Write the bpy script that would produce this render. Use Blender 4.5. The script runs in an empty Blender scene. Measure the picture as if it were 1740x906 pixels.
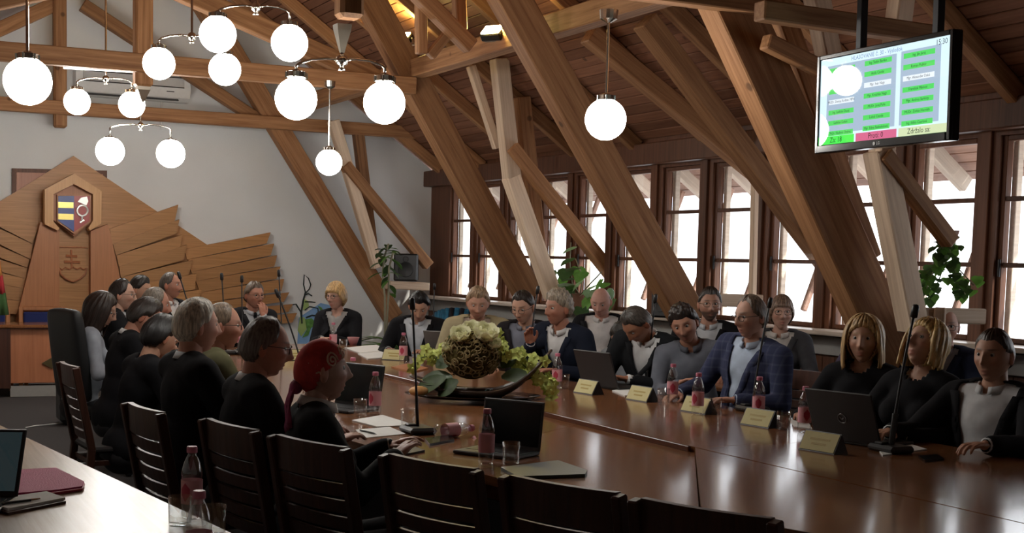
import bpy, bmesh, math, random
import numpy as np
from mathutils import Vector, Matrix, Euler, Quaternion
from mathutils.bvhtree import BVHTree

random.seed(7)
C = bpy.context.scene.collection
SC = bpy.context.scene
PI = math.pi

# ------------------------------------------------------------------ camera
F = 2300.0                      # focal length in pixels of the 1740 wide frame
CX, CY = 870.0, 652.0           # principal point (the frame is the upper part of a taller shot)
HC = 1.56                       # eye height
def _camdir(px, py): return Vector((px-CX, -(py-CY), -F))
_y = _camdir(-258, 417).normalized()                       # long axis of the room (+Y)
_z = _camdir(-258, 417).cross(_camdir(742, 442)).normalized()
if _z.y < 0: _z = -_z
_x = _y.cross(_z).normalized()
RC = Matrix((_x, _y, _z))                                   # camera space -> world
CAM = Vector((0, 0, HC))
cam_d = bpy.data.cameras.new('camera'); cam = bpy.data.objects.new('camera', cam_d); C.objects.link(cam)
cam_d.sensor_width = 36; cam_d.lens = 36*F/1740; cam_d.shift_y = (CY-453)/1740
cam_d.clip_start = 0.05; cam_d.clip_end = 200
cam.matrix_world = Matrix.Translation(CAM) @ RC.to_4x4()
SC.camera = cam

def ray(px, py): return (RC @ _camdir(px, py))
def PY(px, py, Y): r = ray(px, py); return CAM + r*(Y/r.y)
def PX(px, py, X): r = ray(px, py); return CAM + r*(X/r.x)
def PZ(px, py, Z): r = ray(px, py); return CAM + r*((Z-HC)/r.z)
def PD(px, py, d): return CAM + ray(px, py)*(d/F)

# ------------------------------------------------------------------ light
SC.view_settings.view_transform = 'Standard'; SC.view_settings.look = 'None'
SC.view_settings.exposure = 0.3; SC.view_settings.gamma = 1.0; SC.view_settings.use_curve_mapping = False
SKY = 2.6
GLOBE = 36.0
w = bpy.data.worlds.new('sky'); SC.world = w; w.use_nodes = True
wn = w.node_tree; bg = wn.nodes['Background']
bg.inputs[0].default_value = (0.93, 0.96, 1.0, 1); bg.inputs[1].default_value = SKY
sun_d = bpy.data.lights.new('sun', 'SUN'); sun = bpy.data.objects.new('sun', sun_d); C.objects.link(sun)
sun_d.energy = 3.0; sun_d.angle = 0.02; sun_d.color = (1.0, 0.93, 0.82)
sun.rotation_euler = Vector((-0.36, 0.80, -0.42)).to_track_quat('-Z', 'Y').to_euler()

# ------------------------------------------------------------------ materials
MATS = {}
def nt(name):
    m = bpy.data.materials.new(name); m.use_nodes = True
    t = m.node_tree; b = t.nodes['Principled BSDF']
    return m, t, b
def setp(b, **k):
    for n, v in k.items():
        n = {'rough': 'Roughness', 'metal': 'Metallic', 'spec': 'Specular IOR Level', 'ior': 'IOR', 'trans': 'Transmission Weight', 'coat': 'Coat Weight', 'sheen': 'Sheen Weight', 'coatr': 'Coat Roughness'}[n]
        b.inputs[n].default_value = v
def col4(c): return (c[0], c[1], c[2], 1)
def plain(name, c, rough=0.5, metal=0, spec=0.5, coat=0, noise=0.0, nscale=30, bump=0.0, bscale=120, sheen=0):
    """procedural: colour broken by noise, with fine relief"""
    m, t, b = nt(name)
    setp(b, rough=rough, metal=metal, spec=spec, coat=coat, sheen=sheen)
    tc = t.nodes.new('ShaderNodeTexCoord')
    n = t.nodes.new('ShaderNodeTexNoise'); n.inputs['Scale'].default_value = nscale; n.inputs['Detail'].default_value = 3
    t.links.new(tc.outputs['Object'], n.inputs['Vector'])
    r = t.nodes.new('ShaderNodeValToRGB')
    a = max(noise, 0.03)
    r.color_ramp.elements[0].color = col4([x*(1-a) for x in c]); r.color_ramp.elements[1].color = col4([min(1, x*(1+a)) for x in c])
    r.color_ramp.elements[0].position = .3; r.color_ramp.elements[1].position = .7
    t.links.new(n.outputs['Fac'], r.inputs['Fac']); t.links.new(r.outputs['Color'], b.inputs['Base Color'])
    if bump:
        n2 = t.nodes.new('ShaderNodeTexNoise'); n2.inputs['Scale'].default_value = bscale; n2.inputs['Detail'].default_value = 2
        t.links.new(tc.outputs['Object'], n2.inputs['Vector'])
        bu = t.nodes.new('ShaderNodeBump'); bu.inputs['Strength'].default_value = bump; bu.inputs['Distance'].default_value = .01
        t.links.new(n2.outputs['Fac'], bu.inputs['Height']); t.links.new(bu.outputs['Normal'], b.inputs['Normal'])
    MATS[name] = m
    return m
def wood(name, c0, c1, rough=0.5, spec=0.4, axis=0, scale=6.0, stretch=14, knots=True, coat=0, vary=.25, coatr=.1, bump=.15):
    """grain running along one local axis, knots, a little variation per piece"""
    m, t, b = nt(name); setp(b, rough=rough, spec=spec, coat=coat, coatr=coatr)
    tc = t.nodes.new('ShaderNodeTexCoord'); oi = t.nodes.new('ShaderNodeObjectInfo')
    mp = t.nodes.new('ShaderNodeMapping'); s = [stretch]*3; s[axis] = 0.6
    mp.inputs['Scale'].default_value = s
    off = t.nodes.new('ShaderNodeVectorMath'); off.operation = 'SCALE'; off.inputs[0].default_value = (31, 17, 53)
    t.links.new(oi.outputs['Random'], off.inputs['Scale'])
    ad = t.nodes.new('ShaderNodeVectorMath'); t.links.new(tc.outputs['Object'], ad.inputs[0]); t.links.new(off.outputs[0], ad.inputs[1])
    t.links.new(ad.outputs[0], mp.inputs['Vector'])
    n = t.nodes.new('ShaderNodeTexNoise'); n.inputs['Scale'].default_value = scale*.35; n.inputs['Detail'].default_value = 6; n.inputs['Roughness'].default_value = .62; n.inputs['Distortion'].default_value = .6
    t.links.new(mp.outputs[0], n.inputs['Vector'])
    r = t.nodes.new('ShaderNodeValToRGB'); r.color_ramp.elements[0].color = col4(c0); r.color_ramp.elements[1].color = col4(c1)
    r.color_ramp.elements[0].position = .32; r.color_ramp.elements[1].position = .68
    t.links.new(n.outputs['Fac'], r.inputs['Fac'])
    out = r.outputs['Color']
    if knots:
        v = t.nodes.new('ShaderNodeTexVoronoi'); v.inputs['Scale'].default_value = 2.2
        t.links.new(ad.outputs[0], v.inputs['Vector'])
        kr = t.nodes.new('ShaderNodeValToRGB'); kr.color_ramp.elements[0].position = .045; kr.color_ramp.elements[1].position = .075
        kr.color_ramp.elements[0].color = (.3, .3, .3, 1); kr.color_ramp.elements[1].color = (1, 1, 1, 1)
        t.links.new(v.outputs['Distance'], kr.inputs['Fac'])
        mx = t.nodes.new('ShaderNodeMixRGB'); mx.blend_type = 'MULTIPLY'; mx.inputs[0].default_value = .8
        t.links.new(out, mx.inputs[1]); t.links.new(kr.outputs['Color'], mx.inputs[2]); out = mx.outputs[0]
    hv = t.nodes.new('ShaderNodeHueSaturation')
    mr = t.nodes.new('ShaderNodeMapRange'); mr.inputs['To Min'].default_value = 1-vary; mr.inputs['To Max'].default_value = 1+vary
    t.links.new(oi.outputs['Random'], mr.inputs['Value']); t.links.new(mr.outputs[0], hv.inputs['Value'])
    t.links.new(out, hv.inputs['Color']); t.links.new(hv.outputs['Color'], b.inputs['Base Color'])
    bu = t.nodes.new('ShaderNodeBump'); bu.inputs['Strength'].default_value = bump; bu.inputs['Distance'].default_value = .004
    t.links.new(n.outputs['Fac'], bu.inputs['Height']); t.links.new(bu.outputs['Normal'], b.inputs['Normal'])
    MATS[name] = m
    return m
def glow(name, c, s):
    m, t, b = nt(name); setp(b, rough=.2)
    b.inputs['Base Color'].default_value = col4(c); b.inputs['Emission Color'].default_value = col4(c); b.inputs['Emission Strength'].default_value = s
    MATS[name] = m; return m
def thin_glass(name, tint=(1, 1, 1), refl=1.0, rough=0.02):
    """thin clear sheet: light passes straight, edges and glancing views reflect"""
    m = bpy.data.materials.new(name); m.use_nodes = True; t = m.node_tree; t.nodes.clear()
    o = t.nodes.new('ShaderNodeOutputMaterial'); tr = t.nodes.new('ShaderNodeBsdfTransparent'); gl = t.nodes.new('ShaderNodeBsdfGlossy')
    tr.inputs[0].default_value = col4(tint); gl.inputs['Roughness'].default_value = rough
    fr = t.nodes.new('ShaderNodeLayerWeight'); fr.inputs[0].default_value = .5
    pw = t.nodes.new('ShaderNodeMath'); pw.operation = 'POWER'; pw.inputs[1].default_value = 4
    t.links.new(fr.outputs['Facing'], pw.inputs[0])
    mu = t.nodes.new('ShaderNodeMath'); mu.operation = 'MULTIPLY_ADD'; mu.inputs[1].default_value = .9; mu.inputs[2].default_value = .03*refl; mu.use_clamp = True
    t.links.new(pw.outputs[0], mu.inputs[0])
    mx = t.nodes.new('ShaderNodeMixShader'); t.links.new(mu.outputs[0], mx.inputs[0])
    t.links.new(tr.outputs[0], mx.inputs[1]); t.links.new(gl.outputs[0], mx.inputs[2]); t.links.new(mx.outputs[0], o.inputs[0])
    MATS[name] = m; return m
def vcol(name, rough=.5, spec=.3, bump=0, bscale=200, sss=0):
    m, t, b = nt(name); setp(b, rough=rough, spec=spec)
    a = t.nodes.new('ShaderNodeAttribute'); a.attribute_name = 'Col'
    tc = t.nodes.new('ShaderNodeTexCoord')
    n = t.nodes.new('ShaderNodeTexNoise'); n.inputs['Scale'].default_value = 40; n.inputs['Detail'].default_value = 4
    t.links.new(tc.outputs['Object'], n.inputs['Vector'])
    mr = t.nodes.new('ShaderNodeMapRange'); mr.inputs['To Min'].default_value = .85; mr.inputs['To Max'].default_value = 1.15
    t.links.new(n.outputs['Fac'], mr.inputs['Value'])
    hv = t.nodes.new('ShaderNodeHueSaturation'); t.links.new(mr.outputs[0], hv.inputs['Value']); t.links.new(a.outputs['Color'], hv.inputs['Color'])
    t.links.new(hv.outputs['Color'], b.inputs['Base Color'])
    if bump:
        n2 = t.nodes.new('ShaderNodeTexNoise'); n2.inputs['Scale'].default_value = bscale
        t.links.new(tc.outputs['Object'], n2.inputs['Vector'])
        bu = t.nodes.new('ShaderNodeBump'); bu.inputs['Strength'].default_value = bump; bu.inputs['Distance'].default_value = .004
        t.links.new(n2.outputs['Fac'], bu.inputs['Height']); t.links.new(bu.outputs['Normal'], b.inputs['Normal'])
    MATS[name] = m; return m

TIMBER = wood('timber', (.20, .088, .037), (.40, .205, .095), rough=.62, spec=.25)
TIMBER_PALE_LIT = wood('timber_pale_lit', (.54, .39, .27), (.76, .60, .45), rough=.6, spec=.25)  # pale boards; on the struts, daylight is put into the timber colour
ROOFWOOD = wood('roof_board', (.15, .062, .035), (.24, .11, .062), rough=.65, spec=.2, axis=1)
FRAMEWOOD = wood('window_wood', (.085, .033, .016), (.15, .06, .03), rough=.5, spec=.35, axis=2, knots=False)
OUTWOOD = wood('eaves_board', (.32, .19, .14), (.46, .29, .22), rough=.7, axis=1, knots=False)
OUTSUNLIT = wood('eaves_sunlit', (.62, .52, .42), (.8, .7, .58), rough=.7, axis=0, knots=False)  # sunlight on outer jambs and rafter tails, put into the wood colour
TABLEWOOD = wood('table_wood', (.175, .068, .026), (.29, .12, .048), rough=.2, spec=.5, axis=1, scale=8, stretch=22, knots=False, coat=.45, vary=.06, bump=.02)
TABLEEDGE = wood('table_edge', (.09, .03, .014), (.14, .05, .024), rough=.25, spec=.5, axis=1, knots=False, vary=.04)
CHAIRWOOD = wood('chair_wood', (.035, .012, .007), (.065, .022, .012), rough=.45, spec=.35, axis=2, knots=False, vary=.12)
ORN = wood('relief_wood', (.36, .17, .06), (.50, .25, .095), rough=.42, spec=.4, axis=0, scale=9, stretch=20, knots=False, vary=.12)
ORN_RED = wood('relief_wood_red', (.38, .15, .06), (.48, .20, .08), rough=.42, spec=.4, axis=2, scale=9, stretch=20, knots=False, vary=.06)
ORN_LIGHT = wood('relief_wood_light', (.55, .28, .10), (.66, .36, .14), rough=.4, spec=.4, axis=2, scale=9, stretch=20, knots=False, vary=.05)
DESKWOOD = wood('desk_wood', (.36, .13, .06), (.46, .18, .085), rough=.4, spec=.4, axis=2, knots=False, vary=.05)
PLASTER = plain('white_plaster', (.78, .79, .78), rough=.9, spec=.1, noise=.04, nscale=1.2, bump=.1, bscale=60)
CARPET = plain('carpet', (.075, .07, .07), rough=1, spec=.05, noise=.25, nscale=150, bump=.4, bscale=400)
CHROME = plain('chrome', (.75, .72, .66), rough=.14, metal=1)
IRON = plain('dark_metal', (.03, .03, .032), rough=.4, metal=.6)
BLACK = plain('black_plastic', (.012, .012, .013), rough=.4)
BLACKG = plain('black_gloss', (.008, .008, .009), rough=.18)
DGREY = plain('dark_grey_plastic', (.05, .052, .055), rough=.45)
WHITEP = plain('white_plastic', (.72, .72, .70), rough=.45)
PAPER = plain('paper', (.72, .72, .70), rough=.85, spec=.1)
CREAM = plain('card_cream', (.62, .56, .30), rough=.7, spec=.1)
def leafy(name, c, tl=.5, noise=.3):
    m = plain(name, c, rough=.4, noise=noise)
    t = m.node_tree; b = t.nodes['Principled BSDF']; o = t.nodes['Material Output']; tr = t.nodes.new('ShaderNodeBsdfTranslucent'); tr.inputs[0].default_value = (min(.9, c[0]*1.5), min(.9, c[1]*1.5), c[2]*(1.0 if c[2] > .4 else .8), 1)
    mx = t.nodes.new('ShaderNodeMixShader'); mx.inputs[0].default_value = tl; t.links.new(b.outputs[0], mx.inputs[1]); t.links.new(tr.outputs[0], mx.inputs[2]); t.links.new(mx.outputs[0], o.inputs[0])
    return m
GLOBEM = glow('lit_opal_glass', (1.0, .965, .90), GLOBE)
FLOODM = glow('lit_flood_glass', (1.0, .78, .22), 420)
GLASS = thin_glass('window_glass')
CLEAR = thin_glass('clear_glass', (.97, .98, .98), refl=3, rough=.02)
WATER = thin_glass('bottle_plastic', (.96, .97, .97), refl=4.5, rough=.05)
SKIN = vcol('skin', rough=.5, spec=.35)
CLOTHV = vcol('cloth_colour', rough=.85, spec=.15, bump=.25, bscale=60)

# ------------------------------------------------------------------ mesh building
class MB:
    def __init__(s): s.v = []; s.f = []
    def add(s, vs, fs):
        o = len(s.v); s.v.extend([tuple(v) for v in vs]); s.f.extend([tuple(i+o for i in f) for f in fs]); return s
    def box(s, c, d, rot=None):
        x, y, z = d[0]/2, d[1]/2, d[2]/2
        vs = [Vector(p) for p in ((-x,-y,-z),(x,-y,-z),(x,y,-z),(-x,y,-z),(-x,-y,z),(x,-y,z),(x,y,z),(-x,y,z))]
        if rot is not None: vs = [rot @ v for v in vs]
        c = Vector(c)
        return s.add([v+c for v in vs], [(0,3,2,1),(4,5,6,7),(0,1,5,4),(1,2,6,5),(2,3,7,6),(3,0,4,7)])
    def bbox(s, c, d, b=.01, rot=None):
        """box with chamfered edges"""
        bm = bmesh.new(); bmesh.ops.create_cube(bm, size=1)
        for v in bm.verts: v.co = Vector((v.co.x*d[0], v.co.y*d[1], v.co.z*d[2]))
        bmesh.ops.bevel(bm, geom=bm.edges[:]+bm.verts[:], offset=b, segments=1, affect='EDGES', profile=.5)
        bm.verts.index_update(); c = Vector(c)
        vs = [(rot @ v.co if rot is not None else v.co)+c for v in bm.verts]; fs = [[v.index for v in f.verts] for f in bm.faces]; bm.free()
        return s.add(vs, fs)
    def prism(s, poly, d, base=None):
        """poly: 3D points of one face; d: extrusion vector"""
        n = len(poly); p = [Vector(q) for q in poly]; d = Vector(d)
        nor = Vector((0,0,0))
        for i in range(n): nor += p[i].cross(p[(i+1) % n])
        a = list(range(n)); fs = []
        if nor.dot(d) > 0: fs = [tuple(reversed(a)), tuple(i+n for i in a)]; fs += [(i, (i+1) % n, (i+1) % n+n, i+n) for i in a]
        else: fs = [tuple(a), tuple(i+n for i in reversed(a))]; fs += [((i+1) % n, i, i+n, (i+1) % n+n) for i in a]
        return s.add(p+[q+d for q in p], fs)
    def tube(s, path, r, n=8, caps=True):
        P = [Vector(p) for p in path]; R = r if isinstance(r, (list, tuple)) else [r]*len(P)
        rings = []; up = None
        for i, p in enumerate(P):
            t = (P[min(i+1, len(P)-1)]-P[max(i-1, 0)]).normalized()
            if up is None: up = t.orthogonal().normalized()
            up = (up - t*up.dot(t)); up = up.normalized() if up.length > 1e-6 else t.orthogonal().normalized()
            b = t.cross(up)
            rings.append([p+(up*math.cos(2*PI*k/n)+b*math.sin(2*PI*k/n))*R[i] for k in range(n)])
        vs = [v for q in rings for v in q]; fs = []
        for i in range(len(P)-1):
            for k in range(n): fs.append((i*n+k, i*n+(k+1) % n, (i+1)*n+(k+1) % n, (i+1)*n+k))
        if caps: fs += [tuple(reversed(range(n))), tuple((len(P)-1)*n+k for k in range(n))]
        return s.add(vs, fs)
    def lathe(s, prof, c=(0,0,0), n=20, rot=None, capb=True, capt=True):
        c = Vector(c); vs = []; fs = []
        for (r, z) in prof:
            for k in range(n):
                v = Vector((r*math.cos(2*PI*k/n), r*math.sin(2*PI*k/n), z)); vs.append((rot @ v if rot is not None else v)+c)
        for i in range(len(prof)-1):
            for k in range(n): fs.append((i*n+k, i*n+(k+1) % n, (i+1)*n+(k+1) % n, (i+1)*n+k))
        if capb: fs.append(tuple(reversed(range(n))))
        if capt: fs.append(tuple((len(prof)-1)*n+k for k in range(n)))
        return s.add(vs, fs)
    def ball(s, c, r, n=12, m=8, rot=None):
        r = r if isinstance(r, (tuple, list)) else (r, r, r); c = Vector(c); vs = []; fs = []
        for i in range(m+1):
            a = PI*i/m
            for k in range(n):
                b = 2*PI*k/n
                v = Vector((r[0]*max(math.sin(a), 1e-4)*math.cos(b), r[1]*max(math.sin(a), 1e-4)*math.sin(b), r[2]*math.cos(a)))
                vs.append((rot @ v if rot is not None else v)+c)
        for i in range(m):
            for k in range(n): fs.append((i*n+k, (i+1)*n+k, (i+1)*n+(k+1) % n, i*n+(k+1) % n))
        return s.add(vs, fs)
    def capsule(s, a, b, ra, rb, n=10):
        a = Vector(a); b = Vector(b); t = (b-a).normalized() if (b-a).length > 1e-6 else Vector((0,0,1))
        P = []; R = []
        for k in range(4): th = PI/2*(1-k/4.0); P.append(a-t*ra*math.sin(th)); R.append(max(ra*math.cos(th), 1e-4))
        P.append(a); R.append(ra); P.append(b); R.append(rb)
        for k in range(1, 5): th = PI/2*k/4.0; P.append(b+t*rb*math.sin(th)); R.append(max(rb*math.cos(th), 1e-4))
        return s.tube(P, R, n)
    def leaf(s, base, tip, nrm, wd, bend=.15, n=4):
        base = Vector(base); tip = Vector(tip); ax = tip-base; L = ax.length
        nrm = Vector(nrm); side = ax.cross(nrm); side = side.normalized() if side.length > 1e-6 else ax.orthogonal().normalized()
        up = side.cross(ax).normalized(); vs = []; fs = []
        for i in range(n+1):
            t = i/n; c = base+ax*t+up*(-bend*L*t*t); ww = wd*math.sin(PI*min(1, t*.93+.04))**.8
            vs += [c-side*ww+up*ww*.25, c, c+side*ww+up*ww*.25]
        for i in range(n):
            a = i*3; fs += [(a, a+1, a+4, a+3), (a+1, a+2, a+5, a+4)]
        return s.add(vs, fs)

def mesh_of(name, vs, fs, mat=None, smooth=False, cols=None):
    me = bpy.data.meshes.new(name); me.from_pydata([tuple(v) for v in vs], [], [tuple(f) for f in fs]); me.update()
    if mat: me.materials.append(mat)
    if smooth: me.polygons.foreach_set('use_smooth', [True]*len(me.polygons))
    if cols is not None:
        ca = me.color_attributes.new('Col', 'FLOAT_COLOR', 'POINT')
        c = np.ones((len(vs), 4), dtype=np.float32); c[:, :3] = cols; ca.data.foreach_set('color', c.ravel())
    return me
def obj(name, mb, mat=None, parent=None, smooth=False, loc=None, rot=None, kind=None, label=None, auto=None):
    me = mb if isinstance(mb, bpy.types.Mesh) else mesh_of(name, mb.v, mb.f, mat, smooth)
    if auto:
        try: me.set_sharp_from_angle(angle=math.radians(auto))
        except Exception: pass
    o = bpy.data.objects.new(name, me); C.objects.link(o)
    if parent: o.parent = parent
    if loc is not None: o.location = loc
    if rot is not None: o.rotation_euler = rot
    if kind: o['kind'] = kind
    if label: o['label'] = label
    return o
def thing(name, label, cat, loc=(0,0,0), rz=0.0, group=None):
    o = bpy.data.objects.new(name, None); C.objects.link(o); o.location = loc; o.rotation_euler = (0, 0, rz)
    o.empty_display_size = .1
    o['label'] = label; o['category'] = cat
    if group: o['group'] = group
    return o
def tag(o, label, cat, group=None):
    o['label'] = label; o['category'] = cat
    if group: o['group'] = group
    return o
def struct(name, mb, mat, parent=None, smooth=False):
    return obj(name, mb, mat, parent, smooth, kind='structure')
def dup(root, loc, rz, label, group=None):
    r = root.copy(); C.objects.link(r); r.location = loc; r.rotation_euler = (0, 0, rz); r['label'] = label
    if group: r['group'] = group
    for ch in list(root.children):
        c = ch.copy(); C.objects.link(c); c.parent = r
        for g in list(ch.children):
            d = g.copy(); C.objects.link(d); d.parent = c
    return r
_beam_cache = {}
def beam(name, p0, p1, wd, ht, mat, parent=None, up=(0,0,1), kind=None, ext=0.0, origin=None, bev=.008):
    """a timber: local x runs along it, wd across, ht along 'up'"""
    p0 = Vector(p0); p1 = Vector(p1); ax = (p1-p0); L = ax.length+2*ext; x = ax.normalized()
    u = Vector(up); y = u.cross(x); y = y.normalized() if y.length > 1e-5 else x.orthogonal().normalized(); z = x.cross(y)
    mb = MB().bbox((0,0,0), (L, wd, ht), bev)
    o = obj(name, mb, mat, parent, kind=kind)
    M = Matrix((x, y, z)).transposed().to_4x4(); M.translation = (p0+p1)/2-(Vector(origin) if origin is not None else Vector((0,0,0)))
    o.matrix_local = M
    return o
# ================================================================== STRUCTURE
WX, EY, WL, SY = 6.9, 16.6, -2.3, -2.2      # window wall, end wall, left wall, wall behind the camera
RZ, RXC, RS = 2.73, 2.3, 0.70               # eaves height, ridge x, roof slope
RIDGE = RZ+(WX-RXC)*RS
struct('floor', MB().box(((WX+WL)/2, (EY+SY)/2, -.05), (WX-WL+1.0, EY-SY+1.0, .1)), CARPET)
def gable(y0, th): return MB().prism([(WL, y0, 0), (WX, y0, 0), (WX, y0, RZ), (RXC, y0, RIDGE), (WL, y0, RZ)], (0, th, 0))
struct('wall_far', gable(EY, .3), PLASTER)
struct('wall_behind', gable(SY-.3, .3), PLASTER)
struct('wall_left', MB().box((WL-.15, (EY+SY)/2, RZ/2), (.3, EY-SY, RZ)), PLASTER)
# ---- window wall: sill wall, header and posts between the openings
NW, W0, PITCH, OW, ZB, ZT = 15, 15.97, .836, .63, 1.10, 2.48
wy = [W0-PITCH*i-OW/2 for i in range(NW)]
m = MB().box((WX+.06, (EY+SY)/2, ZB/2), (.12, EY-SY, ZB)).box((WX+.06, (EY+SY)/2, (ZT+RZ+.05)/2), (.12, EY-SY, RZ+.05-ZT))
edges = [EY]+[e for y in wy for e in (y+OW/2, y-OW/2)]+[SY]
for k in range(0, len(edges), 2):
    a, b = edges[k], edges[k+1]; m.box((WX+.06, (a+b)/2, (ZB+ZT)/2), (.12, a-b, ZT-ZB))
wr = struct('wall_right', m, FRAMEWOOD)
# upright boards that case each pier
pier = MB().bbox((0, 0, 0), (.03, .09, ZT-ZB+.1), .004)
pme = mesh_of('casing_board', pier.v, pier.f, FRAMEWOOD)
for i in range(NW-1):
    yc = (wy[i]+wy[i+1])/2
    obj('casing_board', pme, parent=wr, loc=(WX-.012, yc, (ZB+ZT)/2))
# boarding below the sill
wb = MB().bbox((0, 0, 0), (.024, .146, ZB-.08), .004); wbm = mesh_of('wall_board', wb.v, wb.f, FRAMEWOOD)
n = 0; y = EY-.1
while y > 3.6:
    obj('wall_board', wbm, parent=wr, loc=(WX-.012, y, (ZB-.08)/2)); y -= .15
struct('trim_1', MB().bbox((WX-.13, (EY+4)/2, ZB-.02), (.28, EY-4, .035), .006), wood('sill_wood', (.42, .36, .30), (.58, .5, .43), rough=.3, axis=1, knots=False))
struct('trim_2', MB().bbox((WX-.05, (EY+4)/2, ZB-.13), (.03, EY-4, .14), .004), plain('pale_paint', (.42, .41, .39), rough=.5))
struct('trim_3', MB().bbox((WX-.06, (EY+SY)/2, ZT+.13), (.12, EY-SY, .20), .01), FRAMEWOOD)
# ---- windows: frame, two glazing bars, three panes, handle
fr = MB(); t = .036
for s in (-1, 1): fr.bbox((0, s*(OW/2-t/2), (ZB+ZT)/2), (.06, t, ZT-ZB), .006)
for z in (ZB+t/2, ZT-t/2): fr.bbox((0, 0, z), (.06, OW-2*t, t), .006)
fr_me = mesh_of('window', fr.v, fr.f, FRAMEWOOD)
b1, b2 = ZB+.50, ZB+.99
b1, b2 = 1.62, 2.06
bar = MB().bbox((0, 0, 0), (.045, OW-2*t, .032), .005); bar_me = mesh_of('glazing_bar', bar.v, bar.f, FRAMEWOOD)
panes = []
zs = [ZB+t, b1-.016, b1+.016, b2-.016, b2+.016, ZT-t]
for k in range(3):
    p = MB().box((0, 0, (zs[2*k]+zs[2*k+1])/2), (.004, OW-2*t+.01, zs[2*k+1]-zs[2*k]+.01)); panes.append(mesh_of('pane', p.v, p.f, GLASS))
hd = MB().bbox((-.04, OW/2-.03, 1.60), (.015, .02, .12), .004); hd_me = mesh_of('window_handle', hd.v, hd.f, IRON)
jb = MB().bbox((.085, OW/2-.025, (ZB+ZT)/2), (.05, .05, ZT-ZB), .004); jb_me = mesh_of('outer_jamb', jb.v, jb.f, OUTSUNLIT)
for i, y in enumerate(wy):
    o = obj('window_%d' % (i+1), fr_me, kind='structure', loc=(WX+.06, y, 0))
    for z in (b1, b2): obj('glazing_bar', bar_me, parent=o, loc=(0, 0, z))
    for pm in panes: obj('pane', pm, parent=o)
    obj('window_handle', hd_me, parent=o); obj('outer_jamb', jb_me, parent=o)
# ---- eaves outside: soffit boards, rafter tails and knee braces
sl = math.atan(RS)
ev = struct('trim_4', MB().box((WX+.32, (EY+SY)/2, RZ-.05+.02), (.66, EY-SY, .02), Matrix.Rotation(sl, 3, 'Y')), OUTWOOD)
sb = MB().bbox((0, 0, 0), (.098, EY-SY, .02), .004, Matrix.Rotation(sl, 3, 'Y')); sbm = mesh_of('soffit_board', sb.v, sb.f, OUTWOOD)
for k in range(6):
    dx = .08+k*.083; obj('soffit_board', sbm, parent=ev, loc=(WX+.12+dx, (EY+SY)/2, RZ-.09-dx*RS))
for i, y in enumerate(wy):
    p0 = Vector((WX+.12, y+.33, RZ-.22)); p1 = Vector((WX+.55, y+.33, RZ-.22-.43*RS))
    beam('rafter_tail', p0, p1, .07, .12, OUTSUNLIT, ev)
    beam('knee_brace', (WX+.14, y-.02, 1.22), (WX+.56, y-.02, 2.30), .045, .05, OUTWOOD, ev)
# ---- roof: deck with a board lining, both slopes
L = EY-SY; sw = math.hypot(WX-RXC, (WX-RXC)*RS)
roof = MB()
for s in (1, -1):
    roof.prism([(RXC+s*4.75, SY-.2, RZ-.15*RS+.05), (RXC, SY-.2, RIDGE+.05), (RXC, SY-.2, RIDGE+.17), (RXC+s*4.75, SY-.2, RZ-.15*RS+.17)], (0, L+.4, 0))
ceil = struct('ceiling', roof, ROOFWOOD)
BWD = .112; NB = int(sw/BWD)
for s in (1, -1):
    bmh = MB().bbox((0, 0, 0), (BWD-.008, L-.02, .022), .005, Matrix.Rotation(s*sl, 3, 'Y')); bme = mesh_of('roof_board', bmh.v, bmh.f, ROOFWOOD)
    for k in range(NB):
        d = (k+.5)*BWD; xx = RXC+s*(d*math.cos(sl)); zz = RIDGE-d*math.sin(sl)+.03
        obj('roof_board', bme, parent=ceil, loc=(xx, (EY+SY)/2, zz))
# common rafters under the boards
def rz(x): return RZ+(WX-abs(x-RXC)-RXC)*RS if False else RIDGE-abs(x-RXC)*RS
y = EY-.5
while y > 2.5:
    for s in (1, -1):
        if s < 0 and y < 9: continue
        beam('rafter', (RXC, y, RIDGE-.07), (RXC+s*4.55, y, RIDGE-4.55*RS-.07), .09, .13, TIMBER, ceil)
    y -= 1.19

# ================================================================== ROOF TRUSSES
ZT1 = 3.19
def truss(Y, label, main, wmain, tie_x, post, tie_h=.16, tie_y=None, cone=False, foot=1.0):
    """one truss: leaning struts left and right, tie beam, hanging king post, braces"""
    t = thing('roof_truss', label, 'roof truss', (RXC, Y, 0), group=None)
    O = Vector((RXC, Y, 0)); a, b = main
    a = Vector(a); b = Vector(b)
    beam('leaning_strut', a, b, .18, wmain, TIMBER, t, origin=O)
    mi = lambda p: Vector((2*RXC-p[0], p[1], p[2]))
    beam('leaning_strut', mi(a), mi(b), .18, wmain, TIMBER, t, origin=O)
    if tie_x: beam('tie_beam', (tie_x[0], tie_y or Y-.12, tie_x[2]), (tie_x[1], tie_y or Y-.12, tie_x[3]), .11, tie_h, TIMBER, t, origin=O)
    if post:
        x, zb, wd = post
        mb = MB().bbox((0, 0, (zb+RIDGE)/2), (wd, wd, RIDGE-zb-.02), .02)
        o = obj('king_post', mb, wood_z, t); o.location = Vector((x, Y-.05, 0))-O
        if cone:
            mb = MB().lathe([(.002, zb-.13), (.03, zb-.10), (wd*.5, zb-.02), (wd*.5, zb+.01)], (0, 0, 0), 4, rot=Matrix.Rotation(PI/4, 3, 'Z'))
            o = obj('post_tip', mb, METALTIP, t); o.location = Vector((x, Y-.05, 0))-O
    return t, O
wood_z = wood('timber_upright', (.20, .088, .037), (.40, .205, .095), rough=.62, spec=.25, axis=2)
METALTIP = plain('metal_tip', (.30, .26, .21), rough=.35, metal=.7)
def up_of(p): return p
Y1, Y2, Y3, Y4 = 16.2, 12.5, 9.4, 6.6
def T(pts, Y): return [PY(x, y, Y) for x, y in pts]
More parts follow.
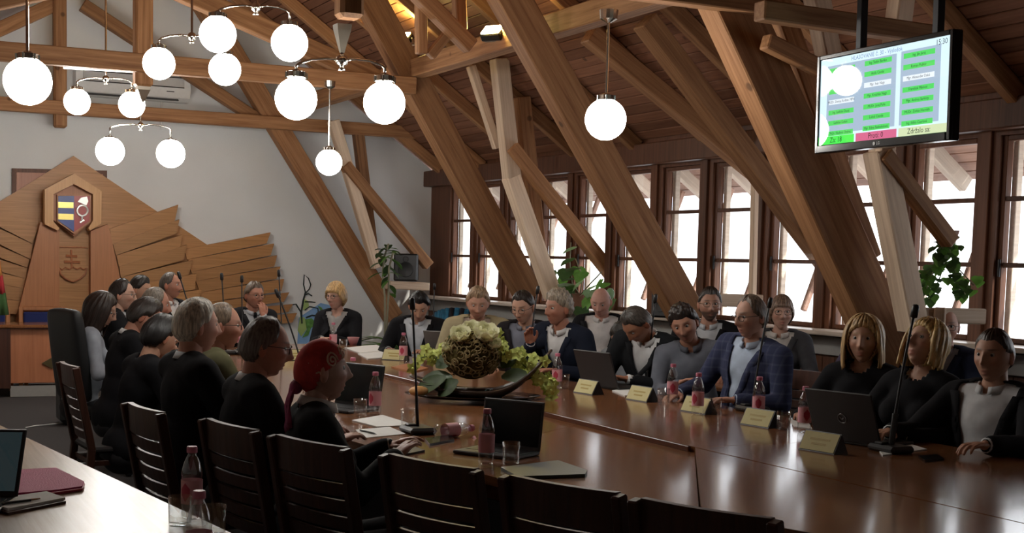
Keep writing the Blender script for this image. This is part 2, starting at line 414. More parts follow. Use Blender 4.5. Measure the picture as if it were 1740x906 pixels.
def truss_beam(t, O, name, p, q, Y, wpx, mat=TIMBER, dy=.0, wd=None):
    """a member of the truss in the plane y = Y+dy, wpx its breadth on the picture"""
    a, b = PY(p[0], p[1], Y+dy), PY(q[0], q[1], Y+dy)
    d = ((a-CAM).dot(RC @ Vector((0, 0, -1)))+(b-CAM).dot(RC @ Vector((0, 0, -1))))/2
    h = wpx*d/F
    return beam(name, a, b, wd or h, h, mat, t, origin=O)

a, b = T([(325, -25), (668, 540)], Y1)
t1, O1 = truss(Y1, 'farthest roof truss, set against the white gable wall', (a, b), .23, (-1.9, 6.45, 3.16, 3.15), (2.17, 2.93, .14), tie_h=.15)
for p, q, wpx, mt, dy, nm in [((140, 8), (440, 205), 20, TIMBER, .05, 'brace'), ((566, 205), (641, 455), 18, TIMBER_PALE_LIT, -.25, 'brace'),
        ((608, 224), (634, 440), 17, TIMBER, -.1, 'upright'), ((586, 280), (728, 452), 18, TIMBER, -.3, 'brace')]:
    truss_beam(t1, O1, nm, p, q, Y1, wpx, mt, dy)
A, B = PY(140, 8, Y1), PY(440, 205, Y1)
beam('brace', (2*RXC-A.x, Y1, A.z), (2*RXC-B.x, Y1, B.z), .12, .15, TIMBER, t1, origin=O1)

a, b = T([(605, -42), (900, 505)], Y2)
t2, O2 = truss(Y2, 'second roof truss from the gable wall, its post carrying the low two-globe lamp', (a, b), .27, (-1.9, 4.95, 3.22, 3.23), (2.38, 3.02, .155), cone=True)
for p, q, wpx, mt, dy, nm in [((800, 112), (845, 252), 14, TIMBER_PALE_LIT, -.2, 'brace'), ((848, 100), (870, 305), 26, TIMBER_PALE_LIT, -.35, 'upright'),
        ((868, 300), (940, 505), 26, TIMBER_PALE_LIT, -.35, 'brace'), ((886, 165), (914, 435), 24, TIMBER, -.1, 'upright'), ((868, 250), (1040, 468), 22, TIMBER, -.42, 'brace')]:
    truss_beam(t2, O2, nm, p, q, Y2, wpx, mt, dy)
A = PY(250, -40, Y2); B = PY(640, 135, Y2)
beam('brace', A, B, .14, .17, TIMBER, t2, origin=O2)
beam('brace', (2*RXC-A.x, Y2, A.z), (2*RXC-B.x, Y2, B.z), .14, .17, TIMBER, t2, origin=O2)

a, b = T([(842, -45), (1172, 545)], Y3)
t3, O3 = truss(Y3, 'third roof truss from the gable wall, in front of the middle windows', (a, b), .27, None, None)
for p, q, wpx, mt, dy, nm in [((1000, 58), (1330, 330), 30, TIMBER, .25, 'brace'), ((1095, 35), (1480, 545), 34, TIMBER, -.6, 'brace'), ((700, -20), (800, 80), 26, TIMBER, .6, 'brace'), ((779, -20), (782, 52), 20, TIMBER, .9, 'upright'),
        ((715, -20), (716, 92), 18, TIMBER, .7, 'upright'), ((730, 96), (765, 52), 16, TIMBER, .7, 'brace')]:
    truss_beam(t3, O3, nm, p, q, Y3, wpx, mt, dy)

a, b = T([(1215, -45), (1520, 620)], Y4)
t4, O4 = truss(Y4, 'nearest roof truss, crossing behind the hanging screen', (a, b), .30, (-1.9, 4.75, 3.09, 3.09), (2.26, 2.735, .125), tie_h=.18)
for p, q, wpx, mt, dy, nm in [((1295, -60), (1475, 440), 36, TIMBER, .1, 'brace'), ((1382, -30), (1437, 230), 34, TIMBER_PALE_LIT, -.15, 'upright'), ((1535, -30), (1497, 270), 34, TIMBER_PALE_LIT, -.3, 'upright'),
        ((1493, 255), (1552, 560), 40, TIMBER_PALE_LIT, -.3, 'brace'), ((1500, 262), (1615, 412), 26, TIMBER, -.35, 'brace'), ((1290, 18), (1592, 62), 32, TIMBER, -.7, 'tie_beam'), ((1300, 70), (1420, 130), 26, TIMBER, -.2, 'brace')]:
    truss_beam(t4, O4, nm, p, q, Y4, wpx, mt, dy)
# purlins along the room
def purlin(x, z, y0, y1, label, h=.17):
    o = beam('purlin', (x, y0, z), (x, y1, z), .15, h, TIMBER); tag(o, label, 'purlin'); return o
purlin(4.98, 3.40, 16.5, 4.0, 'long timber purlin running over the truss ends above the window side')
purlin(2*RXC-4.98, 3.40, 16.5, 9.0, 'long timber purlin over the truss ends on the far left')
# pale planks nailed low across strut feet
def plank(name, p, q, Y, wpx, label, th=.05, mat=TIMBER_PALE_LIT):
    a, b = PY(p[0], p[1], Y), PY(q[0], q[1], Y); d = (a-CAM).length
    o = beam(name, a, b, th, wpx*d/F, mat); return tag(o, label, 'plank')
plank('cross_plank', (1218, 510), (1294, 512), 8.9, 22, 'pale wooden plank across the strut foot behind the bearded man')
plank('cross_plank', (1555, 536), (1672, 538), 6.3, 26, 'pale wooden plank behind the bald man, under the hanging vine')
o = beam('window_post', PX(1283, 300, 6.75), PX(1277, 560, 6.75), .05, .06, TIMBER_PALE_LIT); 
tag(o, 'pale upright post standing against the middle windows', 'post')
o = beam('window_post', (5.95, 6.25, 0.0), (5.95, 6.25, 1.35), .07, .07, TIMBER_PALE_LIT); tag(o, 'short pale post under the plank behind the bald man', 'post')
o.rotation_mode = 'XYZ'
# ================================================================== LAMPS
GR = .118
def globe_parts(t, c, O, k_=1.0):
    """one opal globe with its metal cap and clip ring"""
    c = Vector(c)-O
    g = obj('globe', MB().ball(c, GR*k_, 24, 16), GLOBEM, t, smooth=True)
    mb = MB().lathe([(.045, .105), (.052, .108), (.052, .135), (.03, .14), (.012, .15)], c, 16)
    for k in range(6):
        a = k*PI/3; mb.box(c+Vector((.055*math.cos(a), .055*math.sin(a), .118)), (.008, .008, .03))
    obj('globe_cap', mb, CHROME, g)
def pendant(px, py, dia, label, top, canopy=True):
    c = PD(px, py, 2*GR*F/dia); O = Vector((c.x, c.y, c.z))
    top = top if top < 4 else RIDGE-abs(c.x-RXC)*RS+.03
    t = thing('pendant_lamp', label, 'pendant lamp', O, group='single globe pendants')
    globe_parts(t, c, O)
    obj('rod', MB().tube([(0, 0, .14), (0, 0, top-c.z)], .008, 8), CHROME, t)
    if canopy: obj('canopy', MB().lathe([(.012, -.07), (.05, -.05), (.055, 0)], (0, 0, top-c.z), 16), CHROME, t)
    return c
def chandelier(g1, g2, dia, hub, label, top, canopy=False, d=None):
    k_ = 1.0 if d is None else dia*d/F/2/GR
    d = d or 2*GR*F/dia; h = PD(hub[0], hub[1], d); O = h.copy()
    t = thing('two_globe_chandelier', label, 'chandelier', O, group='two-globe chandeliers')
    obj('hub', MB().ball((0, 0, 0), .032, 14, 10).lathe([(.02, -.05), (.012, -.03)], (0, 0, 0), 10), CHROME, t, smooth=True)
    top = top if top < 4 else roofz(h.x)+.14
    obj('rod', MB().tube([(0, 0, .02), (0, 0, top-h.z)], .009, 8), CHROME, t)
    if canopy: obj('canopy', MB().lathe([(.014, -.14), (.05, -.03), (.055, 0)], (0, 0, top-h.z), 4, rot=Matrix.Rotation(PI/4, 3, 'Z')), METALTIP, t)
    for g in (g1, g2):
        c = PD(g[0], g[1], d); v = c-h; e = Vector((v.x, v.y, 0))
        pts = [Vector((0, 0, 0)), e*.33+Vector((0, 0, .008)), e*.66-Vector((0, 0, .0)), e*.92-Vector((0, 0, .02)), e-Vector((0, 0, .035)), e+Vector((0, 0, v.z+.14))]
        obj('arm', MB().tube(pts, .008, 8), CHROME, t, smooth=True)
        globe_parts(t, c, O, k_)
def roofz(x): return RIDGE-abs(x-RXC)*RS-.02
pendant(47, 138, 80, 'large single globe pendant nearest the left edge', 4.9)
c = pendant(559, 276, 44, 'small single globe pendant on a long rod before the gable wall', 3.15)
pendant(1029, 203, 70, 'single globe pendant hanging left of the screen', 3.0)
chandelier((131, 173), (224, 178), 44, (180, 134), 'two-globe chandelier hanging in front of the air conditioner', 4.6)
chandelier((270, 108), (382, 118), 54, (326, 62), 'two-globe chandelier half hidden behind the high bright globe', 5.0)
chandelier((370, 58), (492, 73), 62, (435, 12), 'highest two-globe chandelier with its hub at the top edge', 5.0)
chandelier((187, 257), (290, 261), 48, (239, 213), 'low two-globe chandelier hanging from the pointed post over the relief', 2.90, d=13.05)
chandelier((503, 168), (653, 175), 71, (581, 103), 'large two-globe chandelier with the thick curved arm over the table middle', 2.745, True, d=6.93)
# flood lamps high on the timbers
def flood(c, aim, label):
    c = Vector(c); a = Vector(aim).normalized(); q = a.to_track_quat('Z', 'Y').to_matrix()
    t = thing('flood_lamp', label, 'flood lamp', c)
    o = obj('housing', MB().bbox((0, 0, -.04), (.20, .14, .07), .012, None), IRON, t); o.rotation_euler = q.to_euler()
    g = obj('glass', MB().bbox((0, 0, .0), (.17, .11, .01), .002), FLOODM, t); g.rotation_euler = q.to_euler()
    b = obj('bracket', MB().tube([(-.11, 0, -.03), (-.11, 0, -.11), (.11, 0, -.11), (.11, 0, -.03)], .007, 6), METALTIP, t); b.rotation_euler = q.to_euler()
f1 = PX(836, 50, 4.85)
flood(f1, (-.55, -.35, .75), 'flood lamp glaring from the purlin in the middle of the roof')
f2 = PY(682, 62, 12.9)
flood(f2, (-.6, -.35, .7), 'flood lamp half hidden behind the second roof truss')

# ================================================================== HANGING SCREEN
tv0, tv1 = PX(1390, 97, 5.2), PX(1622, 240, 5.2)
tw, th = 1.012, .502
TVC = Vector((5.2, 6.0, 2.535)); TVC = CAM+(TVC-CAM)*.88
tv = thing('television', 'black flat screen hanging from two bars, showing green voting list', 'television', TVC, -PI/2-math.radians(1.9)); tv.rotation_euler.x = math.radians(1.0)
bz = MB(); bt = .024
bz.bbox((0, .02, 0), (tw, .05, th), .006)
obj('housing', bz, BLACKG, tv)
fb = MB()
for s in (-1, 1):
    fb.bbox((s*(tw-bt)/2, -.010, 0), (bt, .016, th), .004)
fb.bbox((0, -.010, th/2-bt/2), (tw-2*bt, .016, bt), .004); fb.bbox((0, -.012, -th/2+.02), (tw-2*bt, .02, .04), .004)
fo = obj('bezel', fb, BLACKG, tv)
SL, SR, ST_, SB = -tw/2+bt, tw/2-bt, th/2-bt, -th/2+.04
def emis(name, c, s=1.0):
    m, t, b = nt(name); setp(b, rough=.02, spec=.8)
    b.inputs['Base Color'].default_value = (.01, .01, .01, 1); b.inputs['Emission Color'].default_value = col4(c); b.inputs['Emission Strength'].default_value = s
    b.inputs['Coat Weight'].default_value = 1.0; b.inputs['Coat Roughness'].default_value = .01
    MATS[name] = m; return m
E_BG = emis('screen_white', (.70, .90, 1.0), .95); E_PAN = emis('screen_grey', (.40, .52, .66), .9); E_GRN = emis('screen_green', (.10, .72, .14), .9)
E_WHT = emis('screen_cell_white', (.80, .88, .95), .95); E_PNK = emis('screen_pink', (.74, .16, .30), .85); E_YEL = emis('screen_yellow', (.68, .78, .48), .9); E_TXT = emis('screen_text', (.03, .06, .05), .3); E_BLU = emis('screen_blue', (.22, .34, .66), .7)
E_BG2 = emis('screen_bright_green', (.08, .85, .10), .95)
scr = obj('screen', MB().box((0, -.006, (ST_+SB)/2), (SR-SL, .004, ST_-SB)), E_BG, tv)
def UV(u, v): return SL+u*(SR-SL), ST_-v*(ST_-SB)
def rect(nm, u0, v0, u1, v1, mat, dep):
    a = UV(u0, v0); b = UV(u1, v1)
    return obj(nm, MB().box(((a[0]+b[0])/2, -.008-dep, (a[1]+b[1])/2), (b[0]-a[0], .0012, a[1]-b[1])), mat, scr)
def text(nm, s, u, v, size, mat, dep=.003, par=None, align='CENTER', loc=None, rot=None, sx=1.0):
    cu = bpy.data.curves.new(nm, 'FONT'); cu.body = s; cu.size = size; cu.align_x = align; cu.align_y = 'CENTER'; cu.resolution_u = 2
    cu.materials.append(mat)
    o = bpy.data.objects.new(nm, cu); C.objects.link(o)
    if loc is None: x, z = UV(u, v); loc = (x, -.008-dep, z)
    dg = bpy.context.evaluated_depsgraph_get(); me = bpy.data.meshes.new_from_object(o.evaluated_get(dg)); bpy.data.objects.remove(o)
    o = bpy.data.objects.new(nm, me); C.objects.link(o); o.parent = par or scr
    o.location = loc; o.rotation_euler = rot or (PI/2, 0, 0); o.scale = (sx, 1, 1)
    return o
rect('list_panel', .06, .085, .615, .875, E_PAN, .0006); rect('list_panel', .65, .075, .935, .875, E_PAN, .0006)
rows = [['Csaba Kosztolányi', 'Ivan Vanko', 'Daniel Bilík', 'MUDr. Denisa Krištan, MPH', 'Ing. Ladislav Dacej', 'Ladislav Cukan', 'PhDr. Vladimír Ondrej'],
        ['Ing. Štefan Bartko', 'Attila Csudai', 'Mgr. Iván Nagy', 'Mgr. Krisztián Nagy', 'MUDr. Juraj Puha', 'Ľuboš Csanda', 'Mgr. Edina Szabadošová'],
        ['Ing. Ján Juraj', 'Roman Puškár', 'Mgr. Alexander Dakó', 'František Mikóczi', 'Mgr. Andrea Sárközy', 'MUDr. Zoltán Horváth', 'Ing. Ildikó Cseriová']]
white = {(0, 3), (1, 2), (2, 2)}
for ci, (u0, u1) in enumerate(((.08, .29), (.37, .58), (.67, .895))):
    for ri in range(7):
        v = .117+.1215*ri-(.012 if ci else 0)
        rect('name_cell', u0, v, u1, v+.056, E_WHT if (ci, ri) in white else E_GRN, .0018)
        text('name_text', rows[ci][ri], (u0+u1)/2, v+.028, .0185, E_TXT)
text('title_text', 'HLASOVANIE č. 30 - Výsledok', .46, .045, .030, E_BLU)
text('clock_text', '15:30', .94, .055, .036, E_TXT)
rect('tally_box', 0, .905, .30, 1, E_BG2, .0018); rect('tally_box', .315, .905, .635, 1, E_PNK, .0018); rect('tally_box', .65, .905, 1, 1, E_YEL, .0018)
text('tally_text', 'Za: 18', .15, .952, .038, E_TXT); text('tally_text', 'Proti: 0', .475, .952, .038, E_TXT); text('tally_text', 'Zdržalo sa:', .80, .952, .036, E_TXT)
lgm = plain('logo_grey', (.6, .6, .6), rough=.4)
lo = text('logo', 'LG', 0, 0, .022, lgm, par=fo, loc=(.01, -.0225, -th/2+.02))
lg2 = obj('logo_disc', MB().lathe([(.009, 0), (.009, .0015)], (-.018, -.023, -th/2+.02), 14, rot=Matrix.Rotation(PI/2, 3, 'X')), lgm, fo)
for u in (-.265, .30):
    obj('hanging_bar', MB().bbox((u, .075, .75), (.042, .042, 1.70), .004), IRON, tv)
    obj('bar_plate', MB().bbox((u, .052, -.02), (.08, .02, .30), .004), IRON, tv)

# ================================================================== AIR CONDITIONER, PICTURE, RELIEF ON THE GABLE WALL
YW = EY
def ppoly(pts, Y): return [PY(x, y, Y) for x, y in pts]
def slab(nm, pts, Y, th_, mat, parent, O, label=None):
    """a flat board of that outline standing th_ proud, its front at y = Y"""
    mb = MB().prism([p-O for p in ppoly(pts, Y)], (0, th_, 0))
    return obj(nm, mb, mat, parent, label=label)
O = PY(222, 145, EY); a = PY(125, 120, EY); b = PY(318, 170, EY)
ac = thing('air_conditioner', 'white split air conditioner under the tie beam on the gable wall', 'air conditioner', O)
wd = b.x-a.x
pf = [(-.0, .17), (-.20, .17), (-.235, .10), (-.235, -.02), (-.19, -.13), (-.10, -.17), (0, -.17)]
mb = MB().prism([Vector((-wd/2, y, z)) for y, z in pf], (wd, 0, 0)); obj('casing', mb, WHITEP, ac)
gm = MB().bbox((0, -.238, .045), (wd*.88, .012, .11), .004); gp = obj('front_grille', gm, plain('grille_grey', (.55, .55, .54), rough=.5), ac)
for z in (.102, -.012): obj('grille_slot', MB().box((0, -.243, z), (wd*.88, .008, .012)), BLACK, gp)
obj('vent_flap', MB().bbox((0, -.165, -.145), (wd*.8, .06, .012), .004, Matrix.Rotation(.6, 3, 'X')), DGREY, ac)
obj('badge', MB().box((wd*.32, -.215, -.06), (.09, .01, .014)), BLACK, ac)
obj('pipe', MB().tube([(wd*.27, -.05, -.16), (wd*.27, -.02, -.5)], .012, 6), WHITEP, ac)
O = PY(100, 300, EY)
pic = thing('picture_frame', 'dark wooden frame on the wall half hidden behind the relief peak', 'picture frame', O)
slab('frame', [(21, 286), (182, 290), (182, 340), (21, 336)], EY-.05, .05, FRAMEWOOD, pic, O)
slab('panel', [(28, 293), (175, 296), (175, 335), (28, 331)], EY-.058, .01, DESKWOOD, pic, O)

OR = PY(125, 480, EY); R_ = OR
rel = thing('wall_relief', 'large layered wooden wall relief with a peak, wings and coat of arms', 'wall relief', OR)
slab('peak_panel', [(125, 265), (352, 416), (352, 600), (-80, 600), (-80, 392)], EY-.10, .09, ORN, rel, OR)
def mirror(pts, c=126): return [(2*c-x, y) for x, y in pts]
inner = [[(187, 389), (303, 348), (297, 377), (190, 416)], [(192, 415), (305, 373), (300, 397), (197, 434)], [(198, 434), (310, 399), (306, 422), (202, 453)], [(203, 453), (318, 416), (312, 442), (205, 471)],
         [(206, 471), (328, 442), (321, 467), (212, 488)], [(212, 488), (334, 465), (331, 492), (218, 507)], [(230, 507), (343, 492), (338, 512), (238, 525)], [(238, 525), (350, 512), (346, 534), (245, 545)]]
for i, f in enumerate(inner): slab('feather_board', f, EY-.20-.012*(i % 2), .07, ORN, rel, OR)
outer = [[(313, 424), (460, 395), (453, 414), (318, 441)], [(320, 441), (466, 414), (460, 434), (325, 462)], [(325, 462), (471, 434), (466, 453), (333, 478)], [(333, 478), (477, 453), (470, 474), (340, 497)],
         [(340, 497), (483, 474), (478, 495), (345, 515)], [(345, 515), (492, 497), (482, 513), (350, 530)], [(350, 530), (498, 517), (490, 530), (355, 548)], [(355, 548), (505, 532), (497, 548), (360, 565)]]
for i, f in enumerate(outer): slab('feather_board', f, EY-.13-.012*(i % 2), .06, ORN, rel, OR)
left = [[(64, 388), (-50, 336), (-44, 363), (55, 414)], [(55, 415), (-55, 363), (-48, 392), (52, 441)], [(50, 441), (-60, 392), (-55, 418), (46, 455)], [(46, 456), (-66, 420), (-60, 444), (44, 474)],
        [(44, 474), (-70, 446), (-62, 470), (40, 490)], [(40, 490), (-74, 470), (-66, 494), (34, 512)], [(34, 512), (-78, 496), (-70, 520), (30, 535)]]
for i, f in enumerate(left): slab('feather_board', f, EY-.20-.012*(i % 2), .07, ORN, rel, OR)
slab('pillar', [(69, 377), (101, 393), (101, 600), (14, 600)], EY-.30, .14, ORN_RED, rel, OR)
slab('pillar', [(154, 393), (184, 381), (205, 476), (224, 600), (154, 600)], EY-.30, .14, ORN_RED, rel, OR)
slab('niche_panel', [(98, 378), (156, 378), (156, 600), (98, 600)], EY-.16, .05, ORN, rel, OR)
# hexagonal surround as six mitred boards
ho = [(126, 295), (173, 325), (172, 381), (155, 392), (98, 391), (76, 380), (76, 322)]
hi = [(125, 313), (159, 331), (158, 384), (152, 388), (97, 386), (91, 381), (91, 331)]
hx = [(126, 295), (173, 325), (172, 380), (155, 391)], [(125, 314), (158, 331), (158, 374), (155, 380)]
def band(nm, o4, i4): slab(nm, [o4[0], o4[1], i4[1], i4[0]], EY-.40, .16, ORN_LIGHT, rel, OR)
OUT = [(126, 295), (173, 325), (172, 380), (153, 392)]; INN = [(126, 313), (158, 330), (158, 375), (150, 388)]
for k in range(3): band('surround_board', OUT[k:k+2], INN[k:k+2])
OUTL = [(126, 295), (76, 322), (76, 381), (98, 392)]; INL = [(126, 313), (91, 330), (91, 377), (101, 388)]
for k in range(3): band('surround_board', OUTL[k:k+2], INL[k:k+2])
slab('shield_back', [(126, 313), (158, 331), (158, 376), (126, 402), (91, 374), (91, 331)], EY-.28, .05, ORN_RED, rel, OR)
BLUE = plain('shield_blue', (.03, .06, .28), rough=.35); RED = plain('shield_red', (.38, .035, .03), rough=.35); GOLD = plain('shield_gold', (.55, .45, .14), rough=.28, metal=.6); SILV = plain('shield_silver', (.75, .72, .68), rough=.3, metal=.3)
sh = slab('coat_of_arms', [(97, 331), (155, 331), (154, 378), (126, 398), (97, 377)], EY-.34, .06, ORN_RED, rel, OR, label='shield in blue, gold and red')
slab('blue_field', [(99, 333), (126, 333), (126, 394), (99, 375)], EY-.352, .012, BLUE, sh, OR)
slab('red_field', [(126, 333), (153, 333), (152, 376), (126, 394)], EY-.352, .012, RED, sh, OR)
for y in (343, 363): slab('gold_bar', [(99, y), (125, y+1), (125, y+11), (99, y+10)], EY-.362, .01, GOLD, sh, OR)
def stroke(nm, pts, wpx, Y, th_, mat, par):
    mb = MB(); P = [PY(x, y, Y)-OR for x, y in pts]; d = (PY(126, 360, Y)-CAM).length; mb.tube(P, wpx*d/F/2, 6); return obj(nm, mb, mat, par)
ring = [(140+9*math.cos(k*PI/8), 358+9*math.sin(k*PI/8)) for k in range(17)]
stroke('charge_ring', ring, 3.2, EY-.362, .01, SILV, sh); stroke('charge_tail', [(140, 367), (139, 376), (136, 378), (143, 374)], 3, EY-.362, .01, SILV, sh)
slab('charge_plume', [(132, 343), (138, 336), (148, 334), (150, 342), (147, 349), (140, 346)], EY-.365, .012, SILV, sh, OR)
em = slab('lower_emblem', [(101, 421), (147, 421), (147, 462), (138, 473), (124, 479), (110, 473), (101, 462)], EY-.19, .03, ORN, rel, OR)
stroke('double_cross', [(121, 425), (122, 455)], 3, EY-.20, .01, DESKWOOD, em)
stroke('double_cross', [(112, 435), (131, 436)], 4.5, EY-.20, .01, DESKWOOD, em); stroke('double_cross', [(109, 445), (136, 446)], 4.5, EY-.20, .01, DESKWOOD, em)
stroke('hills', [(101, 456), (106, 459), (111, 455), (118, 458), (124, 454), (131, 458), (137, 455), (142, 459), (147, 456)], 2.6, EY-.20, .01, DESKWOOD, em)
stroke('emblem_rim', [(101, 456), (103, 466), (112, 474), (124, 479), (136, 474), (145, 466), (147, 456)], 2.6, EY-.20, .01, DESKWOOD, em)
stroke('emblem_line', [(99, 420), (148, 421)], 2.2, EY-.20, .01, DESKWOOD, em)

# painted lily on the wall behind the blond woman
OL = PY(525, 520, EY); LY = EY
lily = thing('wall_painting', 'painted lily with a white bud and green leaves on the gable wall', 'wall painting', OL)
PB = plain('paint_blue', (.25, .45, .75), rough=.8); PGN = plain('paint_green', (.12, .30, .07), rough=.8, noise=.4, nscale=18); PLG = plain('paint_light_green', (.38, .52, .18), rough=.8); PBK = plain('paint_dark', (.02, .03, .03), rough=.8); PWH = plain('paint_white', (.85, .85, .85), rough=.8)
slab('blue_ground', [(508, 540), (545, 515), (566, 520), (560, 590), (505, 590)], EY-.008, .007, PB, lily, OL)
def lst(nm, pts, w, mat): 
    P = [PY(x, y, EY-.014)-OL for x, y in pts]; return obj(nm, MB().tube(P, w*16.7/F/2, 6), mat, lily)
slab('bud', [(517, 467), (524, 474), (527, 484), (525, 492), (519, 497), (516, 484)], EY-.016, .008, PWH, lily, OL)
lst('bud_outline', [(519, 497), (516, 484), (517, 467), (524, 473), (528, 484), (525, 492), (519, 498)], 2.2, PBK)
lst('stem', [(519, 497), (515, 512), (512, 530), (513, 550)], 3, PBK); lst('stem', [(513, 550), (511, 530), (503, 517), (497, 518)], 2.5, PBK)
lst('stem', [(520, 540), (530, 536), (540, 537), (548, 543)], 3, PBK); lst('stem', [(518, 527), (526, 521), (540, 524), (541, 535)], 2, PBK); lst('stem', [(517, 502), (524, 499), (530, 503)], 2.4, PBK); lst('stem', [(518, 513), (528, 513), (536, 514)], 2, PBK)
for i, (pts, mt) in enumerate([([(517, 508), (524, 512), (525, 520), (520, 526), (515, 527)], PLG), ([(516, 543), (530, 541), (535, 547), (532, 556), (522, 560)], PGN), ([(510, 538), (518, 540), (521, 560), (512, 572), (506, 562)], PLG), ([(522, 560), (529, 556), (524, 570), (514, 574)], PGN), ([(540, 520), (546, 522), (551, 530), (545, 528)], PGN), ([(498, 520), (503, 522), (502, 530), (497, 528)], PWH)]):
    slab('leaf', pts, EY-.012-.002*i, .008, mt, lily, OL)

# ================================================================== PRESIDIUM DESK, CHAIRS AND FLAG AT THE LEFT
def heading(a): return math.radians(a-90)
D0 = PZ(110, 668, .0); YD = 15.1
z0 = PY(60, 668, YD).z; zt = PY(60, 557, YD).z
xa, xb = PY(-60, 560, YD).x, PY(165, 560, YD).x; xs = PY(17, 560, YD).x
dk = thing('presidium_desk', 'reddish wooden desk with a diamond badge below the wall relief', 'desk', ((xa+xb)/2, YD, 0)); od = Vector(((xa+xb)/2, YD, 0))
H = zt
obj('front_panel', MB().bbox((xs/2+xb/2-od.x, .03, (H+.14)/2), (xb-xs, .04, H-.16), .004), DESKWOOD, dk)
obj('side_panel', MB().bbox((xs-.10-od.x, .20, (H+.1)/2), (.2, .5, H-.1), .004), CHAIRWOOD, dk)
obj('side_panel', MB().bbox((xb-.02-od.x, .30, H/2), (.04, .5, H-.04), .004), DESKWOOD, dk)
obj('desk_top', MB().bbox(((xa+xb)/2-od.x, .25, H+.015), (xb-xa, .64, .035), .008), TABLEWOOD, dk)
obj('plinth', MB().bbox((xs/2+xb/2-od.x, .05, .06), (xb-xs, .03, .12), .004), plain('plinth_metal', (.45, .43, .40), rough=.35, metal=.5), dk)
dc = PY(88, 617, YD)-od
mb = MB().prism([dc+Vector(v) for v in ((-.1, 0, 0), (0, 0, -.06), (.1, 0, 0), (0, 0, .06))], (0, -.012, 0)); obj('diamond_badge', mb, plain('badge_bronze', (.12, .09, .04), rough=.35, metal=.5), dk)
def framed_chair(cx, cy, label):
    t = thing('framed_chair', label, 'chair', (cx, cy, 0), group='framed chairs behind the presidium desk')
    for s in (-1, 1):
        obj('side_post', MB().bbox((s*.23, .2, .46), (.045, .05, .92), .006), ORN_RED, t)
        obj('leg', MB().bbox((s*.22, -.22, .22), (.04, .04, .44), .006), ORN_RED, t)
    obj('top_rail', MB().bbox((0, .2, .90), (.42, .04, .05), .008), ORN_RED, t)
    obj('back_pad', MB().bbox((0, .19, .72), (.40, .05, .28), .015), plain('blue_fabric', (.015, .025, .12), rough=.9), t)
    obj('seat', MB().bbox((0, 0, .46), (.46, .46, .07), .015), MATS['blue_fabric'], t)
q = PY(76, 540, 15.95); framed_chair(q.x, 16.0, 'orange framed chair with blue back behind the presidium desk')
q = PY(-4, 540, 15.95); framed_chair(q.x-.1, 16.0, 'orange framed chair at the left edge behind the desk')
# flag
OF = PY(3, 560, 15.6); fl = thing('flag', 'red, orange and green flag hanging at the left edge', 'flag', (OF.x, 15.6, 0))
for (pts, nm, c) in (([(-14, 430), (0, 440), (5, 470), (-14, 470)], 'orange_field', (.62, .25, .06)), ([(-14, 468), (5, 468), (10, 500), (-14, 500)], 'red_field', (.5, .04, .05)), ([(-14, 498), (10, 498), (16, 535), (-14, 537)], 'green_field', (.05, .12, .035))):
    v = ppoly(pts, 15.6); oo = Vector((OF.x, 15.6, 0)); n = 10; vs = []; fs = []
    for i in range(n+1):
        for j in range(2):
            t = i/n; l = v[0].lerp(v[1], t) if j == 0 else v[3].lerp(v[2], t); vs.append(l-oo+Vector((0, .02*math.sin(t*14), 0)))
    for i in range(n): fs.append((2*i, 2*i+1, 2*i+3, 2*i+2))
    o = obj(nm, MB().add(vs, fs), plain(nm, c, rough=.9), fl, smooth=True); md = o.modifiers.new('s', 'SOLIDIFY'); md.thickness = .006
obj('flag_pole', MB().tube([(-.12, .03, 0), (-.12, .03, 2.0)], .015, 8), CHROME, fl)

# ================================================================== TABLES
mt = thing('conference_table', 'long brown polished conference table with a raised far strip', 'table', (3.2, 6.5, 0)); om = Vector((3.2, 6.5, 0))
def top(nm, poly, z, mat, th_=.035): return obj(nm, MB().prism([Vector((x, y, z))-om for x, y in poly], (0, 0, -th_)), mat, mt)
XS = 3.285
near = [(2.5, 11.1), (2.25, 10.3), (2.0, 9.4), (1.92, 8.6), (1.92, 7.0), (1.95, 5.9), (2.02, 5.2), (2.16, 4.5), (2.30, 3.95), (2.55, 3.2), (2.85, 2.4)]
ZF, ZN = .78, .757
top('tabletop_panel', [(XS, 11.75), (3.9, 11.7), (4.1, 11.45), (4.05, 10.3), (4.1, 9.4), (XS, 9.4)], ZF, TABLEWOOD)
top('tabletop_panel', [(XS, 9.396), (4.1, 9.396), (4.28, 8.0), (4.36, 7.4), (XS, 7.4)], ZF, TABLEWOOD)
top('tabletop_panel', [(XS, 7.396), (4.36, 7.396), (4.42, 6.8), (4.46, 5.0), (4.46, 4.87), (XS, 4.87)], ZF, TABLEWOOD)
top('tabletop_panel', [(XS, 4.866), (4.46, 4.866), (4.46, 2.0), (XS+.05, 2.0)], ZF, TABLEWOOD)
top('tabletop_panel', [(XS-.006, 11.75), (XS-.006, 9.4), (2.0, 9.4), (2.25, 10.3), (2.5, 11.1), (2.8, 11.6)], ZN, TABLEWOOD)
top('tabletop_panel', [(XS-.006, 9.396), (XS-.006, 6.9), (1.92, 6.9), (1.92, 8.6), (1.99, 9.396)], ZN, TABLEWOOD)
top('tabletop_panel', [(XS-.006, 6.896), (XS-.006, 5.9), (2.08, 5.0), (2.02, 5.2), (1.95, 5.9), (1.92, 6.896)], ZN, TABLEWOOD)
top('tabletop_panel', [(XS-.006, 5.896), (XS-.006, 4.87), (2.42, 3.55), (2.30, 3.95), (2.16, 4.5), (2.08, 4.996)], ZN, TABLEWOOD)
top('tabletop_panel', [(XS-.006, 4.866), (XS+.044, 2.0), (3.0, 2.0), (2.85, 2.4), (2.55, 3.2), (2.425, 3.546)], ZF-.001, TABLEWOOD)
